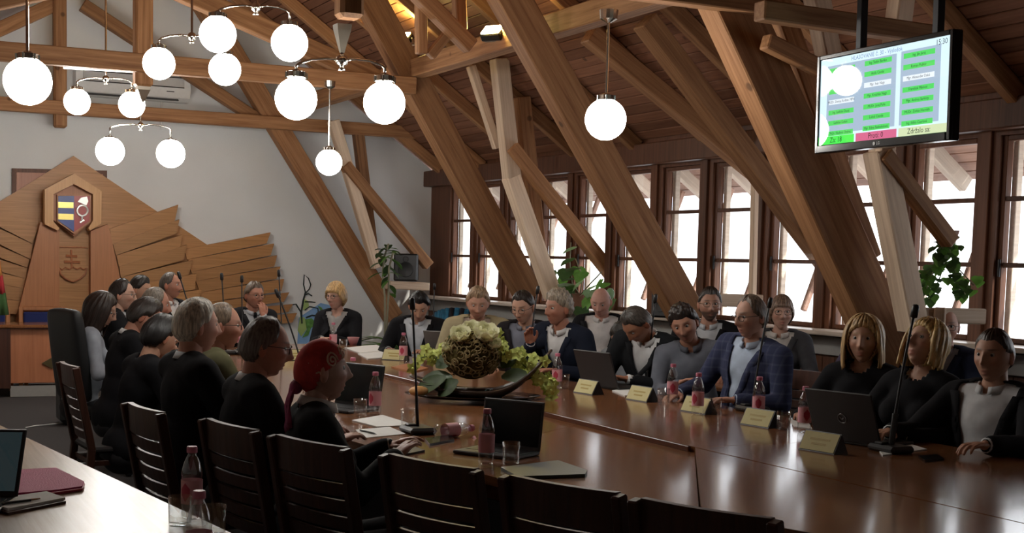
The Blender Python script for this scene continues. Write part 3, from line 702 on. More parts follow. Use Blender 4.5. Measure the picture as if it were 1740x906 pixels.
obj('strip_edge', MB().bbox(Vector((XS-.012, (11.7+4.9)/2, ZF-.012))-om, (.016, 6.8, .026), .003), TABLEEDGE, mt)
for x, y in ((2.5, 10.6), (2.3, 8.2), (2.4, 6.0), (2.8, 3.8), (3.7, 10.4), (3.9, 8.2), (4.1, 6.0), (4.1, 3.6)):
    obj('leg', MB().bbox(Vector((x, y, .36))-om, (.09, .09, .72), .01), TABLEEDGE, mt)
pts = near+[(3.0, 2.0)]
for i in range(len(pts)-1):
    a, b = Vector((pts[i][0]+.05, pts[i][1], .69)), Vector((pts[i+1][0]+.05, pts[i+1][1], .69))
    beam('apron', a, b, .025, .07, TABLEEDGE, mt, origin=om)
vt = thing('visitor_table', 'pale wooden table across the lower left corner', 'table', (-.3, 4.2, 0)); ov = Vector((-.3, 4.2, 0))
LT = wood('light_table_wood', (.33, .235, .15), (.43, .325, .22), rough=.27, spec=.42, axis=1, scale=6, stretch=20, knots=False, coat=.0, vary=.03, coatr=.2, bump=.02)
obj('tabletop_panel', MB().prism([Vector(v)-ov for v in ((.56, 7.1, .76), (.60, 6.59, .76), (.98, 3.81, .76), (.985, 3.55, .76), (-.9, 3.35, .76), (-1.1, 7.1, .76))], (0, 0, -.03)), LT, vt)
obj('tabletop_panel', MB().prism([Vector(v)-ov for v in ((.985, 3.546, .76), (1.12, 2.3, .76), (-.75, 2.0, .76), (-.9, 3.346, .76))], (0, 0, -.03)), LT, vt)
for x, y in ((.35, 6.7), (-.8, 6.7), (.7, 2.7), (-.6, 2.4)): obj('leg', MB().bbox(Vector((x, y, .365))-ov, (.07, .07, .73), .008), CHAIRWOOD, vt)
st = thing('side_table', 'narrow table with papers along the windows, behind the plaid jacket', 'table', (5.42, 8.4, 0))
obj('tabletop', MB().bbox((0, 0, .74), (.36, 2.6, .03), .006), TABLEWOOD, st)
for x in (-.14, .14):
    for y in (-1.2, 1.2): obj('leg', MB().bbox((x, y, .362), (.05, .05, .724), .006), CHAIRWOOD, st)

# ================================================================== CHAIRS
def make_chair(name, label, loc, rz_, group):
    t = thing(name, label, 'chair', loc, rz_, group)
    def curve(x): return -.24+.55*x*x      # concave back seen from behind
    n = 8
    def rail(nm, zc, hh, tilt_y, th_=.022, mat=CHAIRWOOD):
        vs = []; fs = []
        for i in range(n+1):
            x = -.20+.40*i/n; y = curve(x)+tilt_y
            vs += [(x, y, zc-hh/2), (x, y+th_, zc-hh/2), (x, y+th_-.01, zc+hh/2), (x, y-.01, zc+hh/2)]
        for i in range(n):
            a = 4*i; b = a+4
            fs += [(a, a+1, b+1, b), (a+1, a+2, b+2, b+1), (a+2, a+3, b+3, b+2), (a+3, a, b, b+3)]
        fs += [(0, 3, 2, 1), (4*n, 4*n+1, 4*n+2, 4*n+3)]
        obj(nm, MB().add(vs, fs), mat, t)
    rail('top_rail', .865, .12, -.073, .026)
    for k in range(5): rail('slat', .772-.060*k, .046, -.058+.014*k, .016)
    for s in (-1, 1):
        x = s*.215; y = curve(.2)
        path = [(x, y-.085, .915), (x, y-.055, .75), (x, y+.0, .46), (x, y-.02, .25), (x, y-.06, 0)]
        mb = MB()
        for i in range(len(path)-1): mb.bbox((Vector(path[i])+Vector(path[i+1]))/2, (.034, .042, (Vector(path[i])-Vector(path[i+1])).length+.01), .005, Matrix.Rotation(math.atan2(-(path[i][1]-path[i+1][1]), path[i][2]-path[i+1][2]), 3, 'X'))
        obj('rear_leg', mb, CHAIRWOOD, t)
        obj('front_leg', MB().bbox((s*.20, .20, .22), (.036, .036, .44), .005), CHAIRWOOD, t)
    obj('seat', MB().bbox((0, 0, .455), (.44, .44, .035), .012), plain('seat_fabric', (.012, .009, .009), rough=.9) if 'seat_fabric' not in MATS else MATS['seat_fabric'], t)
    obj('stretcher', MB().bbox((0, -.02, .38), (.40, .4, .03), .004), CHAIRWOOD, t)
    return t
CH = [((235, 694), 8, 'slatted brown chair behind the grey-haired man in black'), ((381, 723), 12, 'slatted brown chair behind the man in dark glasses'), ((516, 752), 18, 'slatted brown chair behind the woman in the red headscarf'),
      ((722, 787), 20, 'empty slatted chair right of the headscarf woman, a strap beside it'), ((945, 826), 22, 'empty slatted chair in front of the black folder'), ((1188, 868), 24, 'empty slatted chair cut off by the bottom edge'), ]
ch0 = None
for (px, py), hd_, lb in CH:
    p = PZ(px, py, .92); a = math.radians(hd_); fwd = Vector((math.cos(a), math.sin(a), 0))
    loc = Vector((p.x, p.y, 0))+fwd*.32
    if ch0 is None: ch0 = make_chair('slatted_chair', lb, loc, heading(hd_), 'slatted chairs along the near side')
    else: dup(ch0, loc, heading(hd_), lb)
for (x, y, hd_, lb) in [(1.40, 7.95, 4, 'slatted brown chair back left of the grey-haired man, under the dark-haired sitters'), (5.02, 11.9, 255, 'empty brown chair by the plant in the far corner'),
                       (5.1, 6.75, 190, 'brown chair back beside the plaid jacket sleeve'), (5.05, 4.75, 185, 'brown chair back between the upright blonde and the man at right')]:
    dup(ch0, (x, y, 0), heading(hd_), lb, 'slatted chairs along the near side' if x < 3 else 'slatted chairs on the window side')
# black leather armchair of the long-haired woman
q = PD(200, 560, 9.6)
oc = thing('office_chair', 'black leather high-back office chair of the long-haired woman', 'chair', (q.x-.05, q.y, 0), heading(15))
LEA = plain('black_leather', (.012, .012, .013), rough=.5, spec=.3)
def soft(nm, c, d, rot=None):
    o = obj(nm, MB().bbox(c, d, min(d)*.3, rot), LEA, oc); m_ = o.modifiers.new('b', 'SUBSURF'); m_.levels = 1; m_.render_levels = 2; o.data.polygons.foreach_set('use_smooth', [True]*len(o.data.polygons)); return o
soft('backrest', (0, -.30, .84), (.50, .12, .66), Matrix.Rotation(.12, 3, 'X')); soft('seat', (0, 0, .47), (.52, .52, .13))
for s in (-1, 1): soft('armrest', (s*.29, -.02, .66), (.06, .34, .05)); obj('arm_post', MB().tube([(s*.27, -.12, .44), (s*.29, -.12, .65)], .018, 8), CHROME, oc)
obj('gas_column', MB().tube([(0, 0, .08), (0, 0, .42)], .03, 10), CHROME, oc)
for k in range(5):
    a = k*2*PI/5; obj('base_leg', MB().bbox((.15*math.cos(a), .15*math.sin(a), .07), (.30, .04, .035), .008, Matrix.Rotation(a, 3, 'Z')).ball((.29*math.cos(a), .29*math.sin(a), .03), .03, 8, 6), BLACK, oc)

sl_ = thing('added_strip_light', 'slim white glowing strip added below the tie beam to brighten the gable wall', 'lamp', PY(170, 118, 12.62)); o_ = PY(170, 118, 12.62)  # added glowing tube with a batten, brightens the gable wall
obj('tube', MB().tube([PY(108, 114, 12.62)-o_, PY(232, 121, 12.62)-o_], .014, 8), glow('lit_tube', (1, .98, .94), 14), sl_); obj('batten', MB().bbox((0, 0, .03), (PY(232, 121, 12.62).x-PY(108, 114, 12.62).x, .05, .03), .004), WHITEP, sl_)
# ================================================================== THINGS ON THE TABLES
ZFAR, ZNEAR, ZV, ZS = .7805, .7575, .7605, .7555
CAPP = plain('cap_pink', (.55, .16, .24), rough=.45); LABP = plain('label_pink', (.72, .34, .38), rough=.55); LABR = plain('label_red', (.5, .05, .09), rough=.55)
bprof = [(.001, .004), (.020, .0), (.030, .006), (.032, .02), (.0305, .034), (.032, .048), (.032, .075), (.031, .080), (.032, .085), (.0315, .122), (.030, .128), (.0318, .136), (.030, .150), (.024, .172), (.016, .190), (.0125, .197), (.0125, .206)]
def make_bottle(label, loc):
    t = thing('water_bottle', label, 'water bottle', loc, random.random()*2-2.4, 'plastic water bottles')
    obj('bottle_body', MB().lathe(bprof, (0, 0, 0), 24, capb=True, capt=True), WATER, t, smooth=True)
    obj('cap', MB().lathe([(.0155, .203), (.0160, .206), (.0160, .218), (.0145, .222)], (0, 0, 0), 20), CAPP, t)
    obj('label', MB().lathe([(.0324, .049), (.0324, .121)], (0, 0, 0), 28, capb=False, capt=False), LABP, t, smooth=True)
    lb = t.children[-1]
    vs = []; fs = []
    for i in range(7):
        a = -PI/2-.9+.32*i/2
        for z in (.056+.012*abs(i-3)*.6, .114-.010*abs(i-3)*.6): vs.append((.0328*math.cos(a), .0328*math.sin(a), z))
    for i in range(6): fs.append((2*i, 2*i+2, 2*i+3, 2*i+1))
    obj('label_print', MB().add(vs, fs), LABR, lb, smooth=True)
    return t
B0 = None
for px, py, z, lb in [(826, 789, ZNEAR, 'upright water bottle with a pink cap in front of the open tablet computer'), (637, 705, ZNEAR, 'water bottle with pink label beside the glass near the headscarf woman'), (1142, 684, ZFAR, 'water bottle before the man bowing over his phone'),
        (1185, 705, ZFAR, 'water bottle half hidden by the third cream name card'), (1288, 713, ZFAR, 'water bottle in front of the man in the plaid jacket'), (326, 882, ZV, 'water bottle between two glasses on the pale table'),
        (338, 985, ZV, 'nearest water bottle, its pink cap just above the bottom edge'), (685, 615, ZFAR, 'water bottle before the black-haired bowing man'), (566, 592, ZFAR, 'water bottle before the blond short-haired woman'),
        (946, 661, ZFAR, 'water bottle right of the flower arrangement by the laptop'), (899, 632, ZFAR, 'water bottle showing its pink cap behind the green orchids'), (409, 592, ZNEAR, 'water bottle before the man resting his chin'),
        (599, 672, ZNEAR, 'water bottle behind the shoulder of the man in dark glasses'), (1366, 735, ZFAR, 'water bottle hidden behind the laptop of the left blonde woman')]:
    p = PZ(px, py, z)
    if B0 is None: B0 = make_bottle(lb, p)
    else: dup(B0, p, random.random()*1.2-.9, lb)
p = PZ(742, 733, ZNEAR+.033); b = dup(B0, p, 0, 'fallen water bottle lying on its side behind the long microphone'); b.rotation_euler = (PI/2, 0, math.radians(108)); b.location = p-Vector((math.sin(math.radians(108))*-.1, math.cos(math.radians(108))*.1, 0))*0
G0 = None
gprof = [(.001, 0), (.031, 0), (.033, .006), (.035, .088), (.0335, .088), (.0315, .010), (.001, .008)]
for px, py, z, lb in [(868, 788, ZNEAR, 'drinking glass right of the upright bottle by the black folder'), (612, 707, ZNEAR, 'drinking glass left of the bottle by the headscarf woman'), (693, 726, ZNEAR, 'drinking glass beside the long microphone base'),
        (1215, 704, ZFAR, 'drinking glass right of the third cream name card'), (1331, 730, ZFAR, 'drinking glass between the plaid jacket and the laptop'), (306, 893, ZV, 'drinking glass left of the bottle on the pale table'),
        (363, 910, ZV, 'drinking glass right of the bottle on the pale table'), (176, 988, ZV, 'drinking glass whose rim shows at the bottom left edge'), (1127, 686, ZFAR, 'drinking glass left of the bottle by the bowing man'), (583, 594, ZFAR, 'drinking glass beside the blond woman'), (958, 660, ZFAR, 'drinking glass by the bottle right of the flowers')]:
    p = PZ(px, py, z)
    if G0 is None:
        G0 = tag(obj('drinking_glass', MB().lathe(gprof, (0, 0, 0), 28), CLEAR, smooth=True, loc=p), lb, 'glass', 'drinking glasses')
    else:
        o = G0.copy(); C.objects.link(o); o.location = p; o['label'] = lb
# name cards
GOLDT = plain('card_print', (.40, .30, .08), rough=.6)
def card(px, py, z, rz_, label):
    t = thing('name_card', label, 'name card', PZ(px, py, z), rz_, 'tent name cards')
    mb = MB().prism([(-.045, -.10, 0), (.045, -.10, 0), (0, -.10, .085)], (0, .20, 0)); obj('tent', mb, BLACK, t)
    n = Vector((-.085, 0, .045)).normalized(); a, b = Vector((-.045, 0, 0)), Vector((0, 0, .085)); mid = (a+b)/2
    q = Matrix((Vector((0, 1, 0)), (b-a).normalized(), Vector((0, 1, 0)).cross((b-a).normalized()))).transposed()
    cf = obj('card_face', MB().box(mid+n*.0015, (.19, .085, .002), q), CREAM, t)
    for v, w_ in ((.010, .11), (-.012, .08)): obj('print_line', MB().box(mid+n*.003+(b-a).normalized()*v, (w_, .009, .0006), q), GOLDT, cf)
for px, py, a, lb in [(1000, 669, 6, 'cream name card in front of the dark open laptop'), (1091, 681, 6, 'cream name card left of the bowing man\'s bottle'), (1187, 701, 8, 'cream name card third from the flowers'), (1292, 724, 8, 'cream name card before the plaid jacket man\'s bottle'), (1398, 767, 10, 'cream name card leaning at the laptop with a round logo')]:
    card(px, py, ZFAR, math.radians(a), lb)
card(672, 612, ZFAR, math.radians(40), 'cream name card before the bowing black-haired man'); card(497, 612, ZNEAR, math.radians(100), 'cream name card before the man resting his chin')
# microphones
def mic(bpx, bpy, tpx, tpy, z, label, thick=.0055, lower=.0, hd_=.013):
    p = PZ(bpx, bpy, z); d = (p-CAM).dot(RC @ Vector((0, 0, -1))); q = PD(tpx, tpy, d); v = q-p
    t = thing('gooseneck_microphone', label, 'microphone', p, 0, 'gooseneck microphones')
    obj('base', MB().bbox((0, 0, .016), (.13, .17, .032), .012).bbox((-.02, .03, .036), (.05, .05, .012), .004), BLACK, t)
    f = lambda s: Vector((v.x*s*s*.4+v.x*s*.6, v.y*s, v.z*s))
    obj('stem', MB().tube([f(.05)]+[f(k/8) for k in range(1, 9)], [thick*1.5]*3+[thick]*6, 8), BLACK, t, smooth=True)
    dv = (f(1)-f(.9)).normalized()
    obj('mic_head', MB().tube([v-dv*.012, v-dv*.008, v+dv*.035, v+dv*.046, v+dv*.049], [.007, hd_, hd_, hd_*.75, .002], 12), BLACK, t, smooth=True)
    if lower: obj('stem_collar', MB().tube([f(.02), f(.28)], .014, 10), BLACK, t)
    return t
for a in [(710, 736, 701, 523, ZNEAR, 'tall gooseneck microphone nearest the flowers on the near side'), (520, 652, 473, 503, ZNEAR, 'gooseneck microphone leaning left behind the headscarf'), (1100, 656, 1113, 512, ZFAR, 'gooseneck microphone before the bowing man'), (1278, 700, 1307, 520, ZFAR, 'gooseneck microphone across the plaid jacket'),
          (897, 632, 913, 497, ZFAR, 'gooseneck microphone before the man in a grey shirt'), (736, 585, 738, 490, ZFAR, 'gooseneck microphone beside the black-haired bowing man'), (412, 602, 411, 478, ZNEAR, 'gooseneck microphone in front of the man resting his chin'), (384, 602, 377, 474, ZNEAR, 'gooseneck microphone standing left of the man resting his chin'), (340, 612, 306, 472, ZNEAR, 'gooseneck microphone of the man with a moustache'), (480, 592, 474, 468, ZFAR, 'gooseneck microphone right of the man resting his chin')]:
    mic(*a)
mic(1513, 768, 1553, 536, ZFAR, 'heavy gooseneck microphone between the two blonde women at right', .006, 1, .016)
# laptops
SCRD = plain('screen_off', (.008, .010, .011), rough=.2, spec=.3); SCRT = emis('screen_teal', (.012, .020, .022), .9); LIDG = plain('lid_grey', (.16, .155, .15), rough=.35, metal=.3); LOGO = plain('lid_logo', (.25, .25, .25), rough=.3, metal=.6)
def laptop(px, py, z, face, ang, w_, h_, lid, scrm, label, logo=False, name='laptop', base=True):
    t = thing(name, label, 'laptop' if base else 'tablet computer', PZ(px, py, z), heading(face))
    if base:
        bo_ = obj('keyboard_base', MB().bbox((0, h_/2, .009), (w_, h_, .016), .004), lid, t)
        kp = obj('keys', MB().box((0, h_*.42, .0175), (w_*.88, h_*.5, .002)), BLACK, bo_); obj('touchpad', MB().box((0, h_*.82, .0175), (w_*.3, h_*.25, .001)), DGREY, bo_)
    R_ = Matrix.Rotation(math.radians(ang-90), 3, 'X')
    lo = obj('lid', MB().bbox(R_ @ Vector((0, 0, h_/2))+Vector((0, 0, .012)), (w_, .009, h_), .004, R_), lid, t)
    obj('display', MB().box(R_ @ Vector((0, .0052, h_/2+.004))+Vector((0, 0, .012)), (w_*.93, .001, h_*.86), R_), scrm, lo)
    if logo:
        obj('lid_logo', MB().tube([R_ @ Vector((.022*math.cos(k*PI/10), -.006, h_*.47+.022*math.sin(k*PI/10)))+Vector((0, 0, .012)) for k in range(21)], .0022, 6), LOGO, lo)
        obj('lid_logo', MB().tube([R_ @ Vector(q)+Vector((0, 0, .012)) for q in ((-.010, -.006, h_*.47+.006), (0, -.006, h_*.47-.004), (.010, -.006, h_*.47+.006))], .0018, 6), LOGO, lo)
    return t
laptop(1440, 755, ZFAR, 14, 112, .36, .25, BLACK, SCRD, 'black open laptop with a round logo before the left blonde woman', True)
laptop(1020, 660, ZFAR, 10, 110, .36, .24, BLACK, SCRD, 'dark open laptop before the curly-haired man, its back to the room')
laptop(757, 608, ZFAR, 40, 112, .33, .22, LIDG, SCRD, 'grey open laptop before the man in the beige blazer')
laptop(606, 694, ZNEAR, 205, 100, .34, .23, BLACK, SCRD, 'black open laptop facing the man in dark glasses')
laptop(866, 768, ZNEAR, 212, 98, .30, .21, DGREY, SCRD, 'open dark tablet computer with keyboard left of the drinking glass')
laptop(-64, 852, ZV, 250, 122, .34, .24, BLACK, SCRT, 'open laptop with a dim screen cut off by the left edge')
# papers, folders, pens
def flat(name, pts, z, h, mat, label, cat, group=None):
    P = [PZ(x, y, z) for x, y in pts]; c = sum(P, Vector())/len(P)
    o = obj(name, MB().prism([p-c for p in P], (0, 0, h)), mat, loc=c); return tag(o, label, cat, group)
PINK = plain('pink_cover', (.50, .045, .16), rough=.7, bump=.3, bscale=200); DGRN = plain('folder_dark', (.035, .045, .04), rough=.4)
fd = thing('pink_folder', 'pink zip folder lying on the pale table beside the laptop', 'folder', PZ(75, 825, ZV)); c0 = PZ(75, 825, ZV)
pts = [(3, 838), (22, 806), (95, 802), (143, 826), (140, 834), (100, 840), (30, 846)]
obj('cover', MB().prism([PZ(x, y, ZV)-c0 for x, y in pts], (0, 0, .016)), PINK, fd); obj('zip', MB().tube([PZ(x, y, ZV)-c0+Vector((0, 0, .008)) for x, y in ((143, 826), (140, 835), (100, 841), (30, 847))], .003, 6), LABR, fd)
nb_ = thing('notepad', 'white notepad on a brown board below the pink folder', 'notepad', PZ(50, 856, ZV)); c0 = PZ(50, 856, ZV)
obj('board', MB().prism([PZ(x, y, ZV)-c0 for x, y in [(-30, 862), (80, 844), (112, 856), (14, 876)]], (0, 0, .008)), CHAIRWOOD, nb_)
obj('sheets', MB().prism([PZ(x, y, ZV)-c0+Vector((0, 0, .008)) for x, y in [(-30, 859), (79, 843), (111, 854), (14, 873)]], (0, 0, .008)), PAPER, nb_)
pn = thing('pen', 'black pen lying on the notepad at lower left', 'pen', PZ(36, 853, ZV+.021)); c0 = PZ(36, 853, ZV+.021)
obj('barrel', MB().tube([PZ(4, 856, ZV+.021)-c0, PZ(52, 850, ZV+.021)-c0], .0045, 8), BLACK, pn); obj('tip', MB().tube([PZ(52, 850, ZV+.021)-c0, PZ(68, 848, ZV+.021)-c0], [.0045, .003], 8), CHROME, pn)
flat('folder', [(851, 799), (948, 787), (998, 804), (994, 811), (880, 815)], ZNEAR, .012, DGRN, 'dark flat folder by the table edge right of the glass', 'folder')
flat('sheet', [(604, 731), (662, 726), (690, 738), (618, 745)], ZNEAR, .002, PAPER, 'white sheet with a pen before the headscarf woman', 'paper')
flat('document', [(598, 716), (650, 707), (704, 724), (640, 727)], ZNEAR, .006, PAPER, 'open stapled document beside the glass near the headscarf woman', 'document')
pn = thing('pen', 'black pen lying on the white sheet before the headscarf woman', 'pen', PZ(625, 733, ZNEAR+.007)); c0 = PZ(625, 733, ZNEAR+.007)
obj('barrel', MB().tube([PZ(612, 731, ZNEAR+.007)-c0, PZ(634, 736, ZNEAR+.007)-c0], .0045, 8), BLACK, pn); obj('tip', MB().tube([PZ(634, 736, ZNEAR+.007)-c0, PZ(640, 738, ZNEAR+.007)-c0], [.0045, .001], 8), IRON, pn)
flat('phone', [(722, 748), (766, 742), (772, 750), (730, 758)], ZNEAR, .010, BLACKG, 'dark phone lying right of the long microphone base', 'phone')
flat('wallet', [(655, 771), (705, 762), (722, 768), (672, 778)], ZNEAR, .008, BLACK, 'black flat wallet at the table edge before the headscarf woman', 'wallet')
flat('papers', [(585, 592), (640, 587), (660, 596), (612, 601)], ZFAR, .006, PAPER, 'white papers before the blond short-haired woman', 'paper', 'papers at the head of the table'); flat('papers', [(608, 602), (668, 596), (684, 606), (625, 611)], ZFAR, .006, PAPER, 'loose white papers left of the bottle by the bowing man', 'paper', 'papers at the head of the table')
flat('folder', [(665, 625), (695, 619), (728, 627), (700, 634)], ZFAR, .008, ORN_RED, 'reddish brown folder left of the flower arrangement', 'folder')
flat('papers', [(1040, 665), (1075, 660), (1100, 668), (1062, 674)], ZFAR, .006, PAPER, 'white papers under the bowing man\'s hands', 'paper'); flat('papers', [(1480, 752), (1520, 748), (1575, 765), (1500, 775)], ZFAR, .005, PAPER, 'white paper sheets beside the heavy microphone', 'paper')
flat('phone', [(1560, 778), (1592, 775), (1604, 782), (1572, 786)], ZFAR, .009, BLACKG, 'small phone right of the heavy microphone', 'phone'); flat('papers', [(1340, 712), (1372, 716), (1380, 730), (1350, 726)], ZFAR, .004, PAPER, 'small white paper between the glass and the black laptop', 'paper')
flat('papers', [(1365, 645), (1405, 642), (1420, 652), (1375, 656)], ZS, .02, PAPER, 'stack of papers on the side table behind the plaid jacket', 'paper')
bx = PZ(586, 588, ZFAR); tag(obj('napkin_bowl', MB().lathe([(.03, 0), (.055, .07), (.05, .07), (.026, .006)], (0, 0, 0), 16), plain('bowl_pink', (.35, .13, .13), rough=.5), loc=bx+Vector((.12, .12, 0)), smooth=True), 'small pink bowl in front of the blond short-haired woman', 'bowl')
# strap, cable, bag
STR = plain('strap_pink', (.38, .10, .12), rough=.6)
p = PZ(800, 800, .60); hb = thing('handbag', 'dark handbag with a reddish looped strap hung between the chairs', 'handbag', (p.x-.03, p.y, .0)); c0 = Vector((p.x-.03, p.y, 0))
obj('bag_body', MB().bbox((0, 0, .30), (.12, .28, .30), .04), BLACK, hb)
for k, (y0, tz) in enumerate(((-.05, .76), (.06, .74))): obj('strap', MB().tube([(0, y0-.09, .43), (.01, y0-.09, .60), (.02, y0-.05, tz-.03), (.02, y0, tz), (.02, y0+.05, tz-.03), (.01, y0+.09, .60), (0, y0+.09, .43)], .009, 8), STR, hb, smooth=True)
P = [PZ(x, y, .006) for x, y in ((44, 727), (60, 724), (80, 722), (108, 719), (140, 716))]
tag(obj('floor_cable', MB().tube([q-P[2] for q in P], .006, 6), WHITEP, loc=P[2], smooth=True), 'pale cable running over the carpet at the left', 'cable')
p = PZ(120, 720, 0); bg_ = thing('floor_bag', 'black bag standing on the carpet left of the near chairs', 'bag', (p.x, p.y, 0)); obj('bag_body', MB().bbox((0, 0, .19), (.22, .34, .38), .05), BLACK, bg_); obj('handle', MB().tube([(0, -.08, .37), (0, -.07, .46), (0, .07, .46), (0, .08, .37)], .01, 8), BLACK, bg_)

# ================================================================== FLOWER ARRANGEMENT
FO = PZ(803, 676, ZFAR); FS = 7.95/F
fa = thing('flower_arrangement', 'large arrangement of white blooms, moss ball and green orchids on a dark tray', 'flower arrangement', FO)
rt = RC @ Vector((1, 0, 0)); rt.z = 0; rt.normalize(); fw = Vector((-rt.y, rt.x, 0))
def FP(px, py, dep=0.0): return rt*((px-803)*FS)+Vector((0, 0, (676-py)*FS))+fw*dep
TRAY = plain('tray_dark', (.02, .014, .012), rough=.12, spec=.6); BOWL = plain('bowl_brown', (.05, .028, .018), rough=.3); MOSS = plain('moss', (.075, .06, .022), rough=1, spec=.05, noise=.6, nscale=50, bump=1.0, bscale=45); CURL = plain('wood_curls', (.26, .20, .09), rough=.9, noise=.3)
PET = leafy('petal_white', (.82, .80, .60), .3, .04); ORC = plain('orchid_green', (.55, .62, .16), rough=.6, noise=.15); LEAFD = plain('leaf_dark', (.05, .085, .03), rough=.45, noise=.3, nscale=20); LEAFG = plain('leaf_green', (.10, .20, .05), rough=.4, noise=.3, nscale=20)
sc3 = Matrix((rt, fw, Vector((0, 0, 1)))).transposed() @ Matrix.Diagonal((1.0, .62, 1))
obj('tray', MB().lathe([(.02, 0), (.30, .0), (.385, .018), (.39, .022), (.30, .010), (.02, .008)], (0, 0, 0), 36, rot=sc3), TRAY, fa, smooth=True)
obj('pedestal', MB().lathe([(.13, .008), (.10, .03), (.12, .055)], (0, 0, 0), 28, rot=sc3), TRAY, fa, smooth=True)
vs = []; fs = []; n = 24
for i in range(n+1):
    t_ = i/n; x = -105+235*t_; y = 655+8*math.sin(t_*PI)-62*max(0, t_-.55)**2/.2025-14*max(0, .25-t_)/.25
    wv = .13*math.sin(PI*min(1, .06+t_*.93))**.7
    for k in range(9):
        a = (k/8-.5)*PI; c = FP(803+x, y, 0)
        vs.append(c+fw*(wv*math.sin(a))+Vector((0, 0, -.055*math.cos(a)*math.sin(PI*min(1, .05+t_*.9)))))
for i in range(n):
    for k in range(8): a = i*9+k; fs.append((a, a+1, a+10, a+9))
o = obj('boat_bowl', MB().add(vs, fs), BOWL, fa, smooth=True); md = o.modifiers.new('s', 'SOLIDIFY'); md.thickness = .012
MC = FP(800, 602)
mo = obj('moss_ball', MB().ball(MC, (.165, .15, .15), 24, 16), MOSS, fa, smooth=True)
rn = random.Random(3)
for k in range(230):
    th_, ph = rn.random()*2*PI, math.acos(rn.uniform(-.75, .8)); nrm = Vector((math.sin(ph)*math.cos(th_), math.sin(ph)*math.sin(th_), math.cos(ph)))
    if nrm.dot(fw) > .45: continue
    c = MC+Vector((nrm.x*.165, nrm.y*.15, nrm.z*.15)); u = nrm.orthogonal().normalized(); v = nrm.cross(u); r = rn.uniform(.010, .026)
    obj('wood_curl', MB().tube([c+nrm*.006+u*r*math.cos(q*.75)+v*r*math.sin(q*.75) for q in range(8)], .0034, 5), CURL, mo, smooth=True)
def bloom(c, r, nm, mat, layers=((7, 1.0, .55), (7, .86, .85), (6, .66, 1.1), (5, .45, 1.3)), tilt=None):
    """a full flower of cupped petals"""
    mb = MB(); q = tilt.to_track_quat('Z', 'Y').to_matrix() if tilt is not None else Matrix.Identity(3)
    for (n_, s_, el) in layers:
        for k in range(n_):
            a = 2*PI*k/n_+el*2; d_ = Vector((math.cos(a)*math.cos(el), math.sin(a)*math.cos(el), math.sin(el)))
            side = Vector((-math.sin(a), math.cos(a), 0)); upv = d_.cross(side)
            vs = []; fs = []
            for i in range(5):
                t_ = i/4; ww = r*s_*.62*math.sin(PI*(.12+.80*t_))**.7
                for j in (-1, -.5, 0, .5, 1): vs.append(c+q @ (d_*(r*s_*t_)+side*(ww*j)-upv*(-r*.34*s_*(j*j*.45+t_*t_*.9))))
            for i in range(4):
                for j in range(4): a_ = i*5+j; fs.append((a_, a_+1, a_+6, a_+5))
            mb.add(vs, fs)
    mb.ball(c+q @ Vector((0, 0, r*.18)), r*.24, 8, 6)
    return obj(nm, mb, mat, fa, smooth=True)
for (x, y, dp, r) in ((782, 582, -.09, .088), (820, 580, -.10, .105), (762, 598, -.08, .05), (800, 572, .0, .08), (838, 592, -.08, .06)): bloom(FP(x, y, dp), r, 'white_bloom', PET, tilt=Vector((rn.uniform(-.3, .3), 0, 1))-fw*.55)
def orchid_mesh():
    mb = MB()
    for k in range(5):
        a = 2*PI*k/5; mb.leaf((0, 0, 0), (.030*math.cos(a), .030*math.sin(a), .006), (0, 0, 1), .0125, .25, 3)
    mb.ball((0, 0, .006), .006, 6, 5); return mesh_of('orchid', mb.v, mb.f, ORC, True)
OM = orchid_mesh()
sprays = [([(838, 590), (862, 603), (888, 622), (905, 640), (925, 650)], 30, .03), ([(915, 640), (932, 655), (930, 685)], 14, .0), ([(705, 632), (715, 612), (735, 606), (752, 600)], 12, -.02), ([(840, 575), (850, 590), (858, 612)], 8, 0), ([(880, 598), (905, 628), (920, 615)], 8, .02)]
for pts, cnt, dp in sprays:
    obj('flower_stem', MB().tube([FP(x, y, dp) for x, y in pts], .003, 5), LEAFD, fa)
    for k in range(cnt):
        t_ = rn.random()*(len(pts)-1); i = int(t_); x = pts[i][0]+(pts[i+1][0]-pts[i][0])*(t_-i); y = pts[i][1]+(pts[i+1][1]-pts[i][1])*(t_-i)
        o = bpy.data.objects.new('orchid', OM); C.objects.link(o); o.parent = fa; o.location = FP(x+rn.uniform(-9, 9), y+rn.uniform(-11, 9), dp+rn.uniform(-.07, .05))
        o.rotation_euler = (-fw+Vector((rn.uniform(-.7, .7), rn.uniform(-.7, .7), rn.uniform(-.2, .9)))).to_track_quat('Z', 'Y').to_euler(); s_ = rn.uniform(.8, 1.35); o.scale = (s_, s_, s_)
for (x0, y0, x1, y1, dp) in ((770, 640, 715, 645, -.08), (765, 625, 728, 600, .0), (760, 640, 705, 665, -.10), (780, 645, 745, 668, -.12), (850, 640, 900, 632, -.05), (770, 610, 740, 622, -.06), (850, 625, 872, 600, .03), (780, 590, 768, 566, -.03)):
    obj('leaf', MB().leaf(FP(x0, y0, dp), FP(x1, y1, dp), -fw+Vector((0, 0, .8)), .05, .2, 5), LEAFD, fa, smooth=True)
obj('shell', MB().ball(FP(716, 664, -.12), (.06, .04, .03), 12, 8), ORN_LIGHT, fa, smooth=True)

